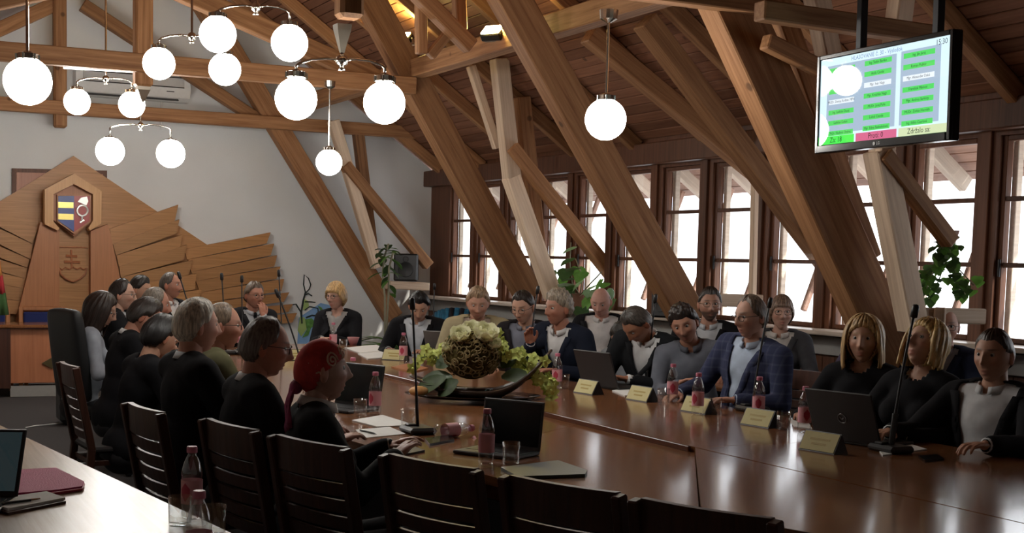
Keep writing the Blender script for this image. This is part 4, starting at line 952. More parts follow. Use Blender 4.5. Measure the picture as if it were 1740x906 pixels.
# ================================================================== PLANTS, SPEAKERS AND THE BLUE OBJECT BY THE WINDOWS
def leaf_mesh(nm, L_, W_, mat, bend=.25):
    m_ = MB().leaf((0, 0, 0), (L_, 0, 0), (0, 0, 1), W_, bend, 5); return mesh_of(nm, m_.v, m_.f, mat, True)
PL1 = leafy('foliage_deep', (.05, .10, .04), .35); PL2 = leafy('foliage_mid', (.10, .22, .06), .45); PL3 = leafy('foliage_pale', (.24, .36, .24), .4)
def put_leaf(me, par, loc, dr, s_):
    o = bpy.data.objects.new('leaf', me); C.objects.link(o); o.parent = par; o.location = loc; o.rotation_euler = Vector(dr).to_track_quat('X', 'Z').to_euler(); o.scale = (s_, s_, s_)
rn = random.Random(11)
# tall rubber plant in the far corner
c0 = PX(655, 560, 5.75); c0.z = 0
rp = thing('rubber_plant', 'tall rubber plant with glossy leaves in the far corner by the loudspeaker', 'plant', c0)
obj('pot', MB().lathe([(.13, 0), (.17, .30), (.155, .30), (.12, .28)], (0, 0, 0), 20), plain('pot_clay', (.16, .07, .04), rough=.8), rp)
LA_, LB_ = leaf_mesh('leaf', .20, .045, PL1), leaf_mesh('leaf', .17, .035, PL2)
for pts, tops in (([(654, 545), (654, 505), (650, 470), (652, 440), (660, 415)], 16), ([(658, 545), (660, 500), (661, 455), (668, 430)], 12)):
    P = [PX(x, y, 5.75)-c0 for x, y in pts]; P[0].z = .28; P[0].x = P[0].y = 0
    obj('stem', MB().tube(P, .012, 6), plain('plant_stem', (.28, .26, .17), rough=.8) if 'plant_stem' not in MATS else MATS['plant_stem'], rp, smooth=True)
    for k in range(tops):
        i = rn.choice((-1, -1, -2)); q = P[i].lerp(P[i-1], rn.random()); a = rn.random()*2*PI
        put_leaf(rn.choice((LA_, LB_)), rp, q, (math.cos(a), math.sin(a), rn.uniform(-.7, .5)), rn.uniform(.8, 1.25))
fern = thing('leafy_plant', 'low bushy dark green plant at the foot of the rubber plant', 'plant', PX(675, 590, 5.2)); cf = PX(675, 590, 5.2); fern.location.z = 0; cf = Vector((cf.x, cf.y, 0))
obj('pot', MB().lathe([(.14, 0), (.19, .34), (.175, .34), (.13, .32)], (0, 0, 0), 20), MATS['pot_clay'], fern)
LF = leaf_mesh('leaf', .30, .032, PL1, .5); LF2 = leaf_mesh('leaf', .26, .03, PL2, .5)
for k in range(60):
    a = rn.random()*2*PI; put_leaf(rn.choice((LF, LF2, LF)), fern, Vector((.10*math.cos(a), .10*math.sin(a), .36+rn.random()*.34)), (math.cos(a), math.sin(a), rn.uniform(-.2, 1.0)), rn.uniform(.8, 1.3))
# climbing plant at the middle windows
c1 = PX(985, 519, 6.62)
cp = thing('climbing_plant', 'large-leaved climbing plant on the sill before the middle windows', 'plant', c1)
cp.location.z = ZB; c1.z = ZB
obj('pot', MB().lathe([(.07, 0), (.10, .16), (.09, .16), (.06, .15)], (0, 0, 0), 18), MATS['pot_clay'], cp)
def heart(L_): 
    vs = [(0, 0, 0)]; fs = []
    out = [(.0, .0), (-.12, .22), (.05, .42), (.35, .44), (.7, .24), (1.0, 0), (.7, -.24), (.35, -.44), (.05, -.42), (-.12, -.22)]
    vs = [(.35*L_, 0, .02*L_)]+[(x*L_, y*L_, -.22*L_*x*x-.10*L_*abs(y)) for x, y in out]
    fs = [(0, i, i % 10+1) for i in range(1, 11)]; return vs, fs
hm = []
for L_, mt_ in ((.13, PL2), (.15, PL1), (.14, PL3), (.11, PL2)):
    v_, f_ = heart(L_); hm.append(mesh_of('leaf', v_, f_, mt_, True))
for pts in ([(985, 515), (972, 480), (968, 445), (970, 412)], [(985, 515), (950, 490), (940, 462), (938, 448)], [(985, 515), (1005, 480), (1015, 470), (1022, 462)], [(985, 515), (990, 470), (978, 440)]):
    P = [PX(x, y, 6.58)-c1 for x, y in pts]; P[0] = Vector((0, 0, .14)); obj('stem', MB().tube(P, .007, 5), MATS['plant_stem'], cp, smooth=True)
for (x, y) in [(970, 440), (975, 455), (985, 450), (960, 470), (965, 490), (975, 500), (990, 480), (1000, 490), (940, 458), (935, 470), (945, 478), (1010, 485), (1022, 470), (1030, 480), (955, 505), (985, 510), (972, 515), (1000, 505), (1035, 500), (940, 465), (980, 470), (995, 465), (962, 455), (1005, 500), (950, 495), (1018, 492), (978, 488), (990, 520), (966, 478), (972, 425), (1040, 508)]:
    a = rn.random()*2*PI; put_leaf(rn.choice(hm), cp, PX(x+rn.uniform(-5, 5), y+rn.uniform(-6, 6), 6.56+rn.uniform(-.14, .08))-c1, (-.8+rn.uniform(-.5, .5), -.5+rn.uniform(-.8, .8), rn.uniform(-1.2, .1)), rn.uniform(.9, 1.45))
obj('pale_flower', MB().ball(PX(1037, 500, 6.5)-c1, (.04, .05, .06), 8, 6), PL3, cp, smooth=True)
# hanging vine at right
c2 = PX(1608, 405, 6.35)
vn = thing('hanging_vine', 'hanging green vine trailing from the strut end at the right windows', 'plant', c2)
obj('pot', MB().lathe([(.05, -.06), (.08, .05), (.07, .05), (.045, -.05)], (0, 0, 0), 16), MATS['pot_clay'], vn)
sm_ = []
for L_, mt_ in ((.065, PL2), (.07, PL1), (.06, PL1), (.058, PL2)):
    v_, f_ = heart(L_); sm_.append(mesh_of('leaf', v_, f_, mt_, True))
trails = [[(1608, 405), (1595, 440), (1580, 475), (1560, 500), (1550, 510)], [(1608, 405), (1605, 450), (1590, 490), (1570, 520)], [(1608, 405), (1618, 440), (1628, 480), (1640, 500)], [(1608, 405), (1600, 430), (1585, 455), (1575, 490)], [(1608, 405), (1615, 425), (1622, 450), (1655, 485)]]
for pts in trails:
    P = [PX(x, y, 6.3+rn.uniform(-.1, .06))-c2 for x, y in pts]; obj('stem', MB().tube(P, .004, 5), MATS['plant_stem'], vn, smooth=True)
    for k in range(34):
        t_ = rn.random()*(len(P)-1); i = int(t_); q = P[i].lerp(P[i+1], t_-i)
        put_leaf(rn.choice(sm_), vn, q+Vector((rn.uniform(-.04, .04), rn.uniform(-.06, .06), rn.uniform(-.04, .04))), (-.7+rn.uniform(-.5, .5), -.6+rn.uniform(-.8, .8), rn.uniform(-1.2, .1)), rn.uniform(.8, 1.35))
# loudspeakers
def speaker(c, w_, h_, rz_, label, shelf=None):
    t = thing('loudspeaker', label, 'loudspeaker', c, rz_)
    obj('cabinet', MB().bbox((0, 0, h_/2), (w_, w_*.85, h_), .015), BLACK, t)
    gr = obj('grille', MB().bbox((0, -w_*.43, h_/2), (w_*.88, .012, h_*.9), .004), DGREY, t)
    obj('cone', MB().lathe([(w_*.32, 0), (w_*.30, .008), (w_*.08, .002)], (0, -w_*.43-.007, h_*.42), 20, rot=Matrix.Rotation(PI/2, 3, 'X')), BLACK, gr)
    obj('tweeter', MB().lathe([(w_*.12, 0), (w_*.10, .006)], (0, -w_*.43-.007, h_*.80), 16, rot=Matrix.Rotation(PI/2, 3, 'X')), BLACK, gr)
p = PY(690, 476, 15.9); sh_ = beam('wall_shelf', PY(655, 484, 15.9), PY(722, 487, 15.9), .32, .10, TIMBER_PALE_LIT); tag(sh_, 'pale wooden shelf board in the far corner under the loudspeaker', 'shelf')
speaker(Vector((p.x, 15.9, PY(690, 485, 15.9).z+.055)), .30, .34, math.radians(-25), 'black loudspeaker on the shelf in the far corner')
p = PX(1135, 530, 6.55); speaker(Vector((6.55, p.y, ZB)), .24, .30, math.radians(-70), 'black loudspeaker on the sill at the foot of the middle strut')
# blue ribbed object
q = PX(768, 545, 6.1); BLR = plain('ribbed_blue', (.03, .14, .24), rough=.35, noise=.3); BLD = plain('ribbed_black', (.012, .012, .016), rough=.4)
bt_ = thing('ribbed_armchair', 'rounded blue and black striped armchair before the windows', 'armchair', (q.x, q.y, 0), heading(215))
for k in range(15):
    a = PI*k/14; mb = MB(); R_ = .36
    x = -R_*math.cos(a); mb.tube([(x*.80, -.25, .42), (x*.98, -.28, .66), (x*.94, -.24+.06*math.sin(a), .86+.13*math.sin(a)), (x*.85, -.12, .90+.12*math.sin(a)), (x*.75, -.02, .60)], .036, 6)
    obj('back_rib', mb, BLR if k % 2 or k > 9 else BLD, bt_, smooth=True)
obj('seat', MB().bbox((0, .05, .36), (.62, .62, .16), .04), BLD, bt_)
for sx in (-.24, .24):
    for sy in (-.2, .26): obj('leg', MB().tube([(sx, sy, 0), (sx, sy, .29)], .02, 8), CHAIRWOOD, bt_)
# ================================================================== PEOPLE
TMP = bpy.data.scenes.new('mesh_workshop')
def remesh(mb, voxel, smooth=3):
    """merge overlapping closed shapes into one continuous skin"""
    me = bpy.data.meshes.new('w'); me.from_pydata(mb.v, [], mb.f); me.update()
    o = bpy.data.objects.new('w', me); TMP.collection.objects.link(o)
    md = o.modifiers.new('r', 'REMESH'); md.mode = 'VOXEL'; md.voxel_size = voxel; md.use_smooth_shade = True
    with bpy.context.temp_override(scene=TMP, view_layer=TMP.view_layers[0]): dg = bpy.context.evaluated_depsgraph_get()
    e = o.evaluated_get(dg); em = e.to_mesh()
    n = len(em.vertices); co = np.empty(n*3, dtype=np.float32); em.vertices.foreach_get('co', co); co = co.reshape(-1, 3)
    ed = np.empty(len(em.edges)*2, dtype=np.int32); em.edges.foreach_get('vertices', ed); ed = ed.reshape(-1, 2)
    fs = [tuple(p.vertices) for p in em.polygons]
    e.to_mesh_clear(); bpy.data.objects.remove(o); bpy.data.meshes.remove(me)
    if smooth and n:
        cnt = np.bincount(ed.ravel(), minlength=n).astype(np.float32)[:, None]; cnt[cnt == 0] = 1
        for k in range(smooth):
            s = np.zeros_like(co)
            np.add.at(s, ed[:, 0], co[ed[:, 1]]); np.add.at(s, ed[:, 1], co[ed[:, 0]])
            co = co*.45+(s/cnt)*.55
    return co, fs
def sstep(a, b, x):
    t = np.clip((x-a)/(b-a), 0, 1); return t*t*(3-2*t)
def gauss(x, z, cx, cz, sx, sz): return np.exp(-((x-cx)/sx)**2-((z-cz)/sz)**2)
NLON, NLAT = 72, 60
def head_grid():
    lon = np.linspace(0, 2*PI, NLON, endpoint=False)
    lon = lon-.42*np.sin(lon)                       # more columns at the face (lon 0 = front)
    lat = np.linspace(0.02, PI-.02, NLAT)
    lat = lat+.06*np.sin(2*lat)*0
    LA, LO = np.meshgrid(lat, lon, indexing='ij')
    return np.sin(LA)*np.sin(LO), np.sin(LA)*np.cos(LO), np.cos(LA)     # x right, y front, z up
HX, HY, HZ = head_grid()
HF = []
for i in range(NLAT-1):
    for k in range(NLON): HF.append((i*NLON+k, (i+1)*NLON+k, (i+1)*NLON+(k+1) % NLON, i*NLON+(k+1) % NLON))
HF.append(tuple(range(NLON))[::1]); HF.append(tuple(reversed([(NLAT-1)*NLON+k for k in range(NLON)])))
def head_shape(fat=0.0, fem=0.0, nose=1.0):
    x, y, z = HX.copy(), HY.copy(), HZ.copy()
    a, b, c = .077*(1+.3*fat), .098, .119
    low = sstep(0.0, -1.0, z)
    wx = a*(1-(.26-.22*fat+.06*fem)*low); X = x*wx
    yf = np.where(y > 0, y*.094, y*.102)
    back = np.where(y < 0, sstep(-.15, -.85, z), 0); Y = yf*(1-.42*back)
    Y = Y+np.where(y > 0, .012*sstep(-.35, -.95, z)*np.sqrt(np.maximum(0, 1-z*z)), 0)
    Z = z*c
    Z = np.where((Z < -.085) & (y < .2), -.085+(Z+.085)*.55, Z)
    front = sstep(.15, .6, y)
    d = np.zeros_like(X)
    d += .0245*nose*gauss(X, Z, 0, -.022, .0125, .014)+.015*nose*gauss(X, Z, 0, .004, .010, .022)+.006*(gauss(X, Z, .0135, -.028, .007, .008)+gauss(X, Z, -.0135, -.028, .007, .008))
    for s in (-1, 1):
        d += -.0115*gauss(X, Z, s*.031, .016, .017, .013)+.0045*gauss(X, Z, s*.030, .038, .022, .008)*(1-.6*fem)
        d += .006*gauss(X, Z, s*.046, -.018, .018, .016)-.004*gauss(X, Z, s*.040, -.055, .014, .02)*(1-fat*1.5)
        d += .0042*gauss(X, Z, s*.031, .0165, .0115, .0065)       # lids
    d += .0055*gauss(X, Z, 0, -.058, .022, .006)+.0062*gauss(X, Z, 0, -.072, .019, .006)-.0055*gauss(X, Z, 0, -.0648, .024, .0028)
    d += -.004*gauss(X, Z, 0, -.083, .022, .006)+.008*gauss(X, Z, 0, -.102, .02, .013)-.002*gauss(X, Z, 0, -.047, .006, .006)
    Y = Y+d*front
    return np.stack([X, Y, Z], -1).reshape(-1, 3), front.reshape(-1)
EARS = {}
def ear_mesh():
    mb = MB(); 
    for s in (-1, 1):
        q = Matrix.Rotation(s*.35, 3, 'Z') @ Matrix.Rotation(-.15, 3, 'X')
        mb.ball((s*.079, -.010, -.004), (.009, .019, .033), 10, 8, q)
        mb.ball((s*.083, -.016, .002), (.008, .012, .026), 8, 6, q)
    return mb
def hand_mb(curl=.35, thumb=.4, side=1, spread=.10):
    """wrist at the origin, fingers along +y, back of the hand +z, thumb towards +x*side"""
    mb = MB()
    q = Matrix.Identity(3)
    mb.capsule((0, -.05, 0), (0, .012, 0), .026, .025, 10)
    mb.ball((-.012*side, .05, 0), (.026, .052, .0145), 10, 8); mb.ball((.014*side, .045, -.001), (.026, .048, .0155), 10, 8)
    lens = [(.040, .026, .021), (.045, .029, .022), (.042, .027, .021), (.032, .021, .018)]
    for i, (ls, xx) in enumerate(zip(lens, (.031, .0105, -.010, -.029))):
        p = Vector((xx*side, .088-.006*abs(i-1.2), 0)); a = -curl*.35; yaw = (xx*side)*spread*10*.35
        r = .0092-.0006*(i == 3)
        for j, l in enumerate(ls):
            dv = Vector((math.sin(yaw)*math.cos(a), math.cos(yaw)*math.cos(a), math.sin(a)))
            n_ = p+dv*l; mb.capsule(p, n_, r, r*.93, 8); p = n_; r *= .93; a -= curl*(1.0 if j == 0 else .75)
    p = Vector((.030*side, .018, -.006)); a = .85-thumb*.5
    for l, r in ((.042, .0135), (.032, .011), (.025, .0095)):
        dv = Vector((math.sin(a)*side, math.cos(a), -.30*thumb-.1)).normalized(); n_ = p+dv*l; mb.capsule(p, n_, r, r*.9, 8); p = n_; a -= .35
    return mb
_hand_cache = {}
def hand_arr(curl, thumb, side):
    k = (curl, thumb, side)
    if k not in _hand_cache:
        _hand_cache[k] = remesh(hand_mb(curl, thumb, side), .0048, 2)
    return _hand_cache[k]
def ik(sh, wr, l1, l2, hint):
    d = wr-sh; L = d.length; mx = (l1+l2)*.995
    if L > mx: wr = sh+d.normalized()*mx; d = wr-sh; L = mx
    a = (l1*l1-l2*l2+L*L)/(2*L); h = math.sqrt(max(0, l1*l1-a*a)); u = d.normalized()
    p = (hint-u*hint.dot(u)); p = p.normalized() if p.length > 1e-5 else u.orthogonal()
    return sh+u*a+p*h, wr
CLOTHS = {}
def cloth(c, kind='wool'):
    k = (tuple(c), kind)
    if k not in CLOTHS:
        if kind == 'plaid':
            m, t, b = nt('plaid_cloth'); setp(b, rough=.9, spec=.12)
            tc = t.nodes.new('ShaderNodeTexCoord'); out = None; r0 = t.nodes.new('ShaderNodeRGB'); r0.outputs[0].default_value = col4(c); out = r0.outputs[0]
            for ax in ('X', 'Z'):
                wv = t.nodes.new('ShaderNodeTexWave'); wv.bands_direction = ax; wv.inputs['Scale'].default_value = 6; wv.inputs['Distortion'].default_value = .6
                t.links.new(tc.outputs['Object'], wv.inputs[0])
                rr = t.nodes.new('ShaderNodeValToRGB'); rr.color_ramp.elements[0].position = .86; rr.color_ramp.elements[1].position = .93; rr.color_ramp.elements[1].color = (.35, .35, .4, 1)
                t.links.new(wv.outputs['Fac'], rr.inputs[0]); mx = t.nodes.new('ShaderNodeMixRGB'); mx.blend_type = 'ADD'; mx.inputs[0].default_value = .045
                t.links.new(out, mx.inputs[1]); t.links.new(rr.outputs[0], mx.inputs[2]); out = mx.outputs[0]
            t.links.new(out, b.inputs['Base Color']); CLOTHS[k] = m
        else:
            CLOTHS[k] = plain('cloth_%d' % len(CLOTHS), c, rough=.88, spec=.12, noise=.12, nscale=14, bump=.55, bscale=9)
    return CLOTHS[k]
HAIRM = {}
def hairm(c):
    k = tuple(c)
    if k not in HAIRM:
        m, t, b = nt('hair_%d' % len(HAIRM)); setp(b, rough=.42, spec=.45)
        tc = t.nodes.new('ShaderNodeTexCoord'); mp = t.nodes.new('ShaderNodeMapping'); mp.inputs['Scale'].default_value = (90, 90, 9)
        n = t.nodes.new('ShaderNodeTexNoise'); n.inputs['Scale'].default_value = 1.2; n.inputs['Detail'].default_value = 4
        t.links.new(tc.outputs['Object'], mp.inputs[0]); t.links.new(mp.outputs[0], n.inputs['Vector'])
        r = t.nodes.new('ShaderNodeValToRGB'); r.color_ramp.elements[0].position = .35; r.color_ramp.elements[1].position = .65
        r.color_ramp.elements[0].color = col4([x*.5 for x in c]); r.color_ramp.elements[1].color = col4([min(1, x*1.35) for x in c])
        t.links.new(n.outputs['Fac'], r.inputs[0]); t.links.new(r.outputs[0], b.inputs['Base Color'])
        bu = t.nodes.new('ShaderNodeBump'); bu.inputs['Strength'].default_value = .7; bu.inputs['Distance'].default_value = .004
        t.links.new(n.outputs['Fac'], bu.inputs['Height']); t.links.new(bu.outputs['Normal'], b.inputs['Normal'])
        HAIRM[k] = m
    return HAIRM[k]
EYEW = plain('eye_white', (.42, .40, .37), rough=.25); EYED = plain('eye_dark', (.02, .015, .012), rough=.15)
TROUS = plain('trousers', (.014, .014, .017), rough=.9); SHOE = plain('shoe_leather', (.012, .011, .01), rough=.35)
eye_mb = MB().ball((0, 0, 0), .0118, 14, 10); EYE_ME = mesh_of('eye', eye_mb.v, eye_mb.f, EYEW, True)
pup = MB().lathe([(.0066, .0096), (.0058, .0109), (.0001, .0122)], (0, 0, 0), 12, rot=Matrix.Rotation(-PI/2, 3, 'X'), capb=False); PUP_ME = mesh_of('iris', pup.v, pup.f, EYED, True)
def hash3(p): return np.sin(p[:, 0]*131.7+p[:, 1]*57.1+p[:, 2]*93.3)
def hair_mesh(co, style, thick, seed=0):
    """a shell grown off the head grid above a hairline"""
    u = co/np.linalg.norm(co, axis=1, keepdims=True)
    az = np.arctan2(co[:, 0], co[:, 1]); aa = np.abs(az)        # 0 front .. pi back
    if style in ('short', 'crop', 'grey_full', 'curly', 'wavy'):
        fl = {'short': .078, 'crop': .074, 'grey_full': .072, 'curly': .066, 'wavy': .064}[style]
        line = np.interp(aa, [0, .55, .95, 1.25, 1.55, 1.8, 2.2, PI], [fl, fl+.004, fl-.022, .018, .016, -.030, -.070, -.085])
    elif style == 'receding': line = np.interp(aa, [0, .4, .8, 1.1, 1.4, 1.7, 2.2, PI], [.094, .104, .086, .03, .016, -.03, -.07, -.085])
    elif style == 'bald': line = np.interp(aa, [0, 1.2, 1.5, 1.9, 2.3, PI], [.2, .2, .012, -.03, -.07, -.08])
    elif style == 'bob': line = np.interp(aa, [0, .35, .7, 1.0, 1.2, PI], [.074, .066, .045, -.02, -.10, -.13])
    elif style == 'fringe': line = np.interp(aa, [0, .45, .75, .95, 1.3, 1.8, PI], [.044, .043, .034, .0, -.035, -.075, -.095])
    elif style == 'scarf': line = np.interp(aa, [0, .6, 1.0, 1.3, 1.6, 2.2, PI], [.057, .050, .034, .020, .004, -.060, -.080])
    m = sstep(-.004, .012, co[:, 2]-line) if style in ('scarf', 'fringe', 'bob') else sstep(-.003, .030, co[:, 2]-line)**.8
    if style == 'bald': m = m*sstep(.060, .03, co[:, 2])
    th_ = thick*m
    if style in ('curly', 'wavy'):
        th_ = th_*(1+.35*np.sin(co[:, 0]*170+seed)*np.sin(co[:, 1]*150+1.3*seed)*np.sin(co[:, 2]*160))
    elif style != 'scarf':
        th_ = th_*(1+.14*np.sin(az*23+co[:, 2]*60+seed)+.10*np.sin(az*41+seed*2))
    if style not in ('bald', 'scarf'): th_ = th_*(1+.35*sstep(.05, .115, co[:, 2]))
    hc = co+u*(th_-.003*(1-m))[:, None]
    keep = m > .02; fs = [f for f in HF if len(f) == 4 and all(keep[i] for i in f)]
    # crown cap
    if keep[0]: fs.append(tuple(range(NLON)))
    return hc, fs
def long_hair(co, length, seed, part=.55, flare=.012, thick=.020, wave=.004):
    """sheet of hair falling from the crown around the sides and back"""
    NA, NR = 56, 22; gap = part
    vs = []; fs = []
    for i in range(NA+1):
        az = gap+(2*PI-2*gap)*i/NA
        sx, sy = math.sin(az), math.cos(az); back = (1-sy)/2
        for j in range(NR+1):
            t = j/NR
            if t < .42:
                ph = t/.42*PI/2; r = math.sin(ph); z = .119*math.cos(ph)
                X = sx*(.077+thick)*r; Y = sy*(.098+thick)*r-.004; Z = z+.6*thick*math.cos(ph)+.004
            else:
                s_ = (t-.42)/.58; z = -length*s_
                tuck = 1-.16*back*math.sin(min(1, s_*1.3)*PI*.6)
                X = sx*(.077+thick+flare*math.sin(s_*PI*.8))*tuck; Y = sy*(.098+thick)*(1-.30*back*min(1, s_*1.5))-.004-.006*s_; Z = z+.004
            wv = wave*math.sin(az*19+seed+3*t)+wave*.7*math.sin(az*37+2*seed-5*t)
            X += sx*wv; Y += sy*wv
            if j == NR: Z += .012*math.sin(az*13+seed)
            vs.append((X, Y, Z))
    for i in range(NA):
        for j in range(NR): a = i*(NR+1)+j; fs.append((a, a+NR+1, a+NR+2, a+1))
    return vs, fs
PEOPLE = []
def person(label, px, py, d, face, head=(0, 0, 0), lean=6, roll=0, turn=0, hands=None, hair=('short', (.03, .02, .015)), jacket=(.012, .012, .014), shirt=(.55, .55, .55), tie=None,
           glasses=None, skin=(.50, .27, .18), size=1.0, fem=0.0, fat=0.0, vz=.78, beard=None, cuffs=True, curl=.45, jkind='wool', collar=True, legs=True, nose=1.0, shoulders=1.0, hug=1.0, arms=True, short_sleeve=False, collar_up=0.0, shirt_front=True, brow=None, vw=1.0):
    R3 = lambda v: Vector(v)
    S = size
    Hw = PD(px, py, d)
    nb_rest = Vector((0, -.012, 1.055)); hip = Vector((0, 0, .50))
    RT = Matrix.Rotation(math.radians(-lean), 3, 'X'); RT = Matrix.Rotation(math.radians(roll), 3, 'Y') @ RT
    RTW = RT @ Matrix.Rotation(math.radians(turn), 3, 'Z')
    yaw, pit, rl = [math.radians(v) for v in head]
    RH = Matrix.Rotation(yaw, 3, 'Z') @ Matrix.Rotation(-pit, 3, 'X') @ Matrix.Rotation(rl, 3, 'Y')
    nb = hip+RT @ (nb_rest-hip)
    nd = ((RT @ Vector((0, .12, 1))).normalized()*.6+(RH @ Vector((0, .1, 1))).normalized()*.4).normalized()
    hc = nb+nd*.058+RH @ Vector((0, .026, .088))
    # seat height offset so that the head stands at the height the photograph shows
    dz = Hw.z/S-hc.z
    dz = max(-.16, min(.20, dz)); up = Vector((0, 0, dz))
    hip = hip+up; nb = nb+up; hc = hc+up
    rz_ = heading(face); RZm = Matrix.Rotation(rz_, 3, 'Z')
    loc = Hw-RZm @ (hc*S); loc.z = 0
    t = thing('person', label, 'person', loc, rz_, 'people seated at the meeting'); t.scale = (S, S, S)
    tors = lambda p: hip+RTW @ (Vector(p)-Vector((0, 0, .50)))
    inv = RTW.transposed()
    sw_ = .178*shoulders*(1-.10*fem)
    SH = {s: tors((s*sw_, -.012, 1.005)) for s in (-1, 1)}
    # arms
    hands = hands or {}
    arm = {}
    for s in (-1, 1):
        hd_ = hands.get(s, {})
        wr = hd_.get('w', (s*.17, .36, .80+.0))
        if 'px' in hd_:
            W = PD(*hd_['px']); wr = (RZm.transposed() @ (W-loc))/S
        wr = Vector(wr)
        el, wr = ik(SH[s], wr, .285, .255, Vector(hd_.get('hint', (s*.55, -.35, -.8))))
        fd = (wr-el).normalized()
        nd_ = Vector(hd_.get('dir', fd)); nd_.normalize()
        bk = Vector(hd_.get('back', (0, 0, 1))); bk = (bk-nd_*bk.dot(nd_)); bk = bk.normalized() if bk.length > 1e-4 else nd_.orthogonal().normalized()
        arm[s] = (el, wr, nd_, bk, hd_.get('curl', curl), hd_.get('thumb', .5))
    belly = 1+.9*fat
    def torso(mb, g):
        E = lambda c, r: mb.ball(tors(c), r, 14, 10, RTW)
        E((0, -.01, .54), (.165*(1+.25*fat)+g, .125*belly+g, .13+g)); E((0, .012*belly, .70), (.150*(1+.4*fat)+g, .110*belly+g, .17+g)); E((0, .0, .88), (.165*shoulders*(1-.08*fem)+g, .112+g, .17+g))
        if fem: 
            for s in (-1, 1): E((s*.075, .085, .865), (.062+g, .06+g, .06+g))
        mb.capsule(tors((-sw_+.03, -.015, 1.0)), tors((sw_-.03, -.015, 1.0)), .066+g, .066+g, 12)
        mb.capsule(tors((-sw_*.55, -.02, 1.03)), nb-RT @ Vector((.02, 0, .02)), .05+g, .05+g, 10); mb.capsule(tors((sw_*.55, -.02, 1.03)), nb-RT @ Vector((-.02, 0, .02)), .05+g, .05+g, 10)
        return mb
    neck_top = hc+RH @ Vector((0, -.020, -.045))
    # ---- body: one skin (torso, neck, arms, hands) with the head
    mb = torso(MB(), -.006); mb.capsule(nb-nd*.05, neck_top, .056-.010*fem+.01*fat, .054-.008*fem+.012*fat, 14)
    for s in (-1, 1):
        el, wr, *_ = arm[s]
        mb.capsule(SH[s], el, .047-.006*fem, .038, 10); mb.capsule(el, wr, .038, .026, 10)
    co, fs = remesh(mb, .014, 2)
    allv = [co]; allf = list(fs); off = len(co)
    cols = [np.tile(np.array(skin), (len(co), 1))]
    for s in (-1, 1):
        el, wr, nd_, bk, cu, thb = arm[s]
        hv, hf = hand_arr(cu, thb, -s if False else (1 if s < 0 else -1))
        xax = nd_.cross(bk); M3 = np.array(Matrix((xax, nd_, bk)).transposed())
        hs = .96-.10*fem
        v = (hv*hs) @ M3.T+np.array(wr); allv.append(v); allf += [tuple(i+off for i in f) for f in hf]; off += len(v)
        c_ = np.tile(np.array(skin)*np.array([1.0, .93, .9]), (len(v), 1)); cols.append(c_)
    hco, front = head_shape(fat, fem, nose)
    base = np.tile(np.array(skin), (len(hco), 1)).astype(float)
    X, Y, Z = hco.T
    fr_ = front > .2
    def tint(mask, c, a):
        mm = (np.clip(mask, 0, 1)*front*a)[:, None]; base[:] = base*(1-mm)+np.array(c)*mm
    tint(gauss(X, Z, 0, -.058, .021, .005)+gauss(X, Z, 0, -.071, .018, .0055), (.36 if not fem else .42, .11, .09), .75)
    tint(gauss(X, Z, 0, -.0648, .02, .0018), (.12, .04, .035), .7)
    for s in (-1, 1):
        bc = brow or [x*.8 for x in hair[1]]
        tint(gauss(X, Z, s*.031, .040-.08*(np.abs(X)-.031)**1*0, .019, .0042)*1.3, bc, .8 if not fem else .6)
        tint(gauss(X, Z, s*.046, -.022, .02, .018), (skin[0]*1.05, skin[1]*.78, skin[2]*.74), .5)
        tint(gauss(X, Z, s*.031, .016, .016, .009), [q*.62 for q in skin], .5)
    tint(gauss(X, Z, 0, -.028, .014, .012), (skin[0]*1.02, skin[1]*.8, skin[2]*.76), .5)
    if beard:
        mk = sstep(-.036, -.05, Z)*sstep(-.02, .02, Y)*(1-gauss(X, Z, 0, -.065, .016, .008)*.8) if beard[0] == 'full' else (gauss(X, Z, 0, -.047, .024, .006)*1.3+(gauss(X, Z, 0, -.095, .018, .017) if beard[0] == 'goatee' else 0))
        mm = (np.clip(mk, 0, 1)*beard[2])[:, None]; base[:] = base*(1-mm)+np.array(beard[1])*mm
    em = ear_mesh(); ev_ = np.array(em.v); 
    RHn = np.array(RH); hcn = np.array(hc)
    allv.append(hco @ RHn.T+hcn); allf += [tuple(i+off for i in f) for f in HF]; off += len(hco); cols.append(base)
    allv.append(ev_ @ RHn.T+hcn); allf += [tuple(i+off for i in f) for f in em.f]; off += len(ev_); cols.append(np.tile(np.array([skin[0]*1.03, skin[1]*.85, skin[2]*.8]), (len(ev_), 1)))
    bo = obj('body', mesh_of('body', np.concatenate(allv), allf, SKIN, True, np.concatenate(cols)), parent=t)
    RH4 = RH.to_4x4(); RH4.translation = hc
    # ---- eyes
    for s in (-1, 1):
        e = bpy.data.objects.new('eye', EYE_ME); C.objects.link(e); e.parent = t; e.matrix_local = RH4 @ Matrix.Translation((s*.031, .0706, .0158))
        i_ = bpy.data.objects.new('iris', PUP_ME); C.objects.link(i_); i_.parent = e
        if pit > .35: i_.rotation_euler = (-.4, 0, 0)
    # ---- hair
    st = hair[0]; hcol = hair[1]
    def headchild(nm, vs, fs_, mat, par=t, smooth=True):
        o = obj(nm, mesh_of(nm, vs, fs_, mat, smooth), parent=par); o.matrix_local = RH4; return o
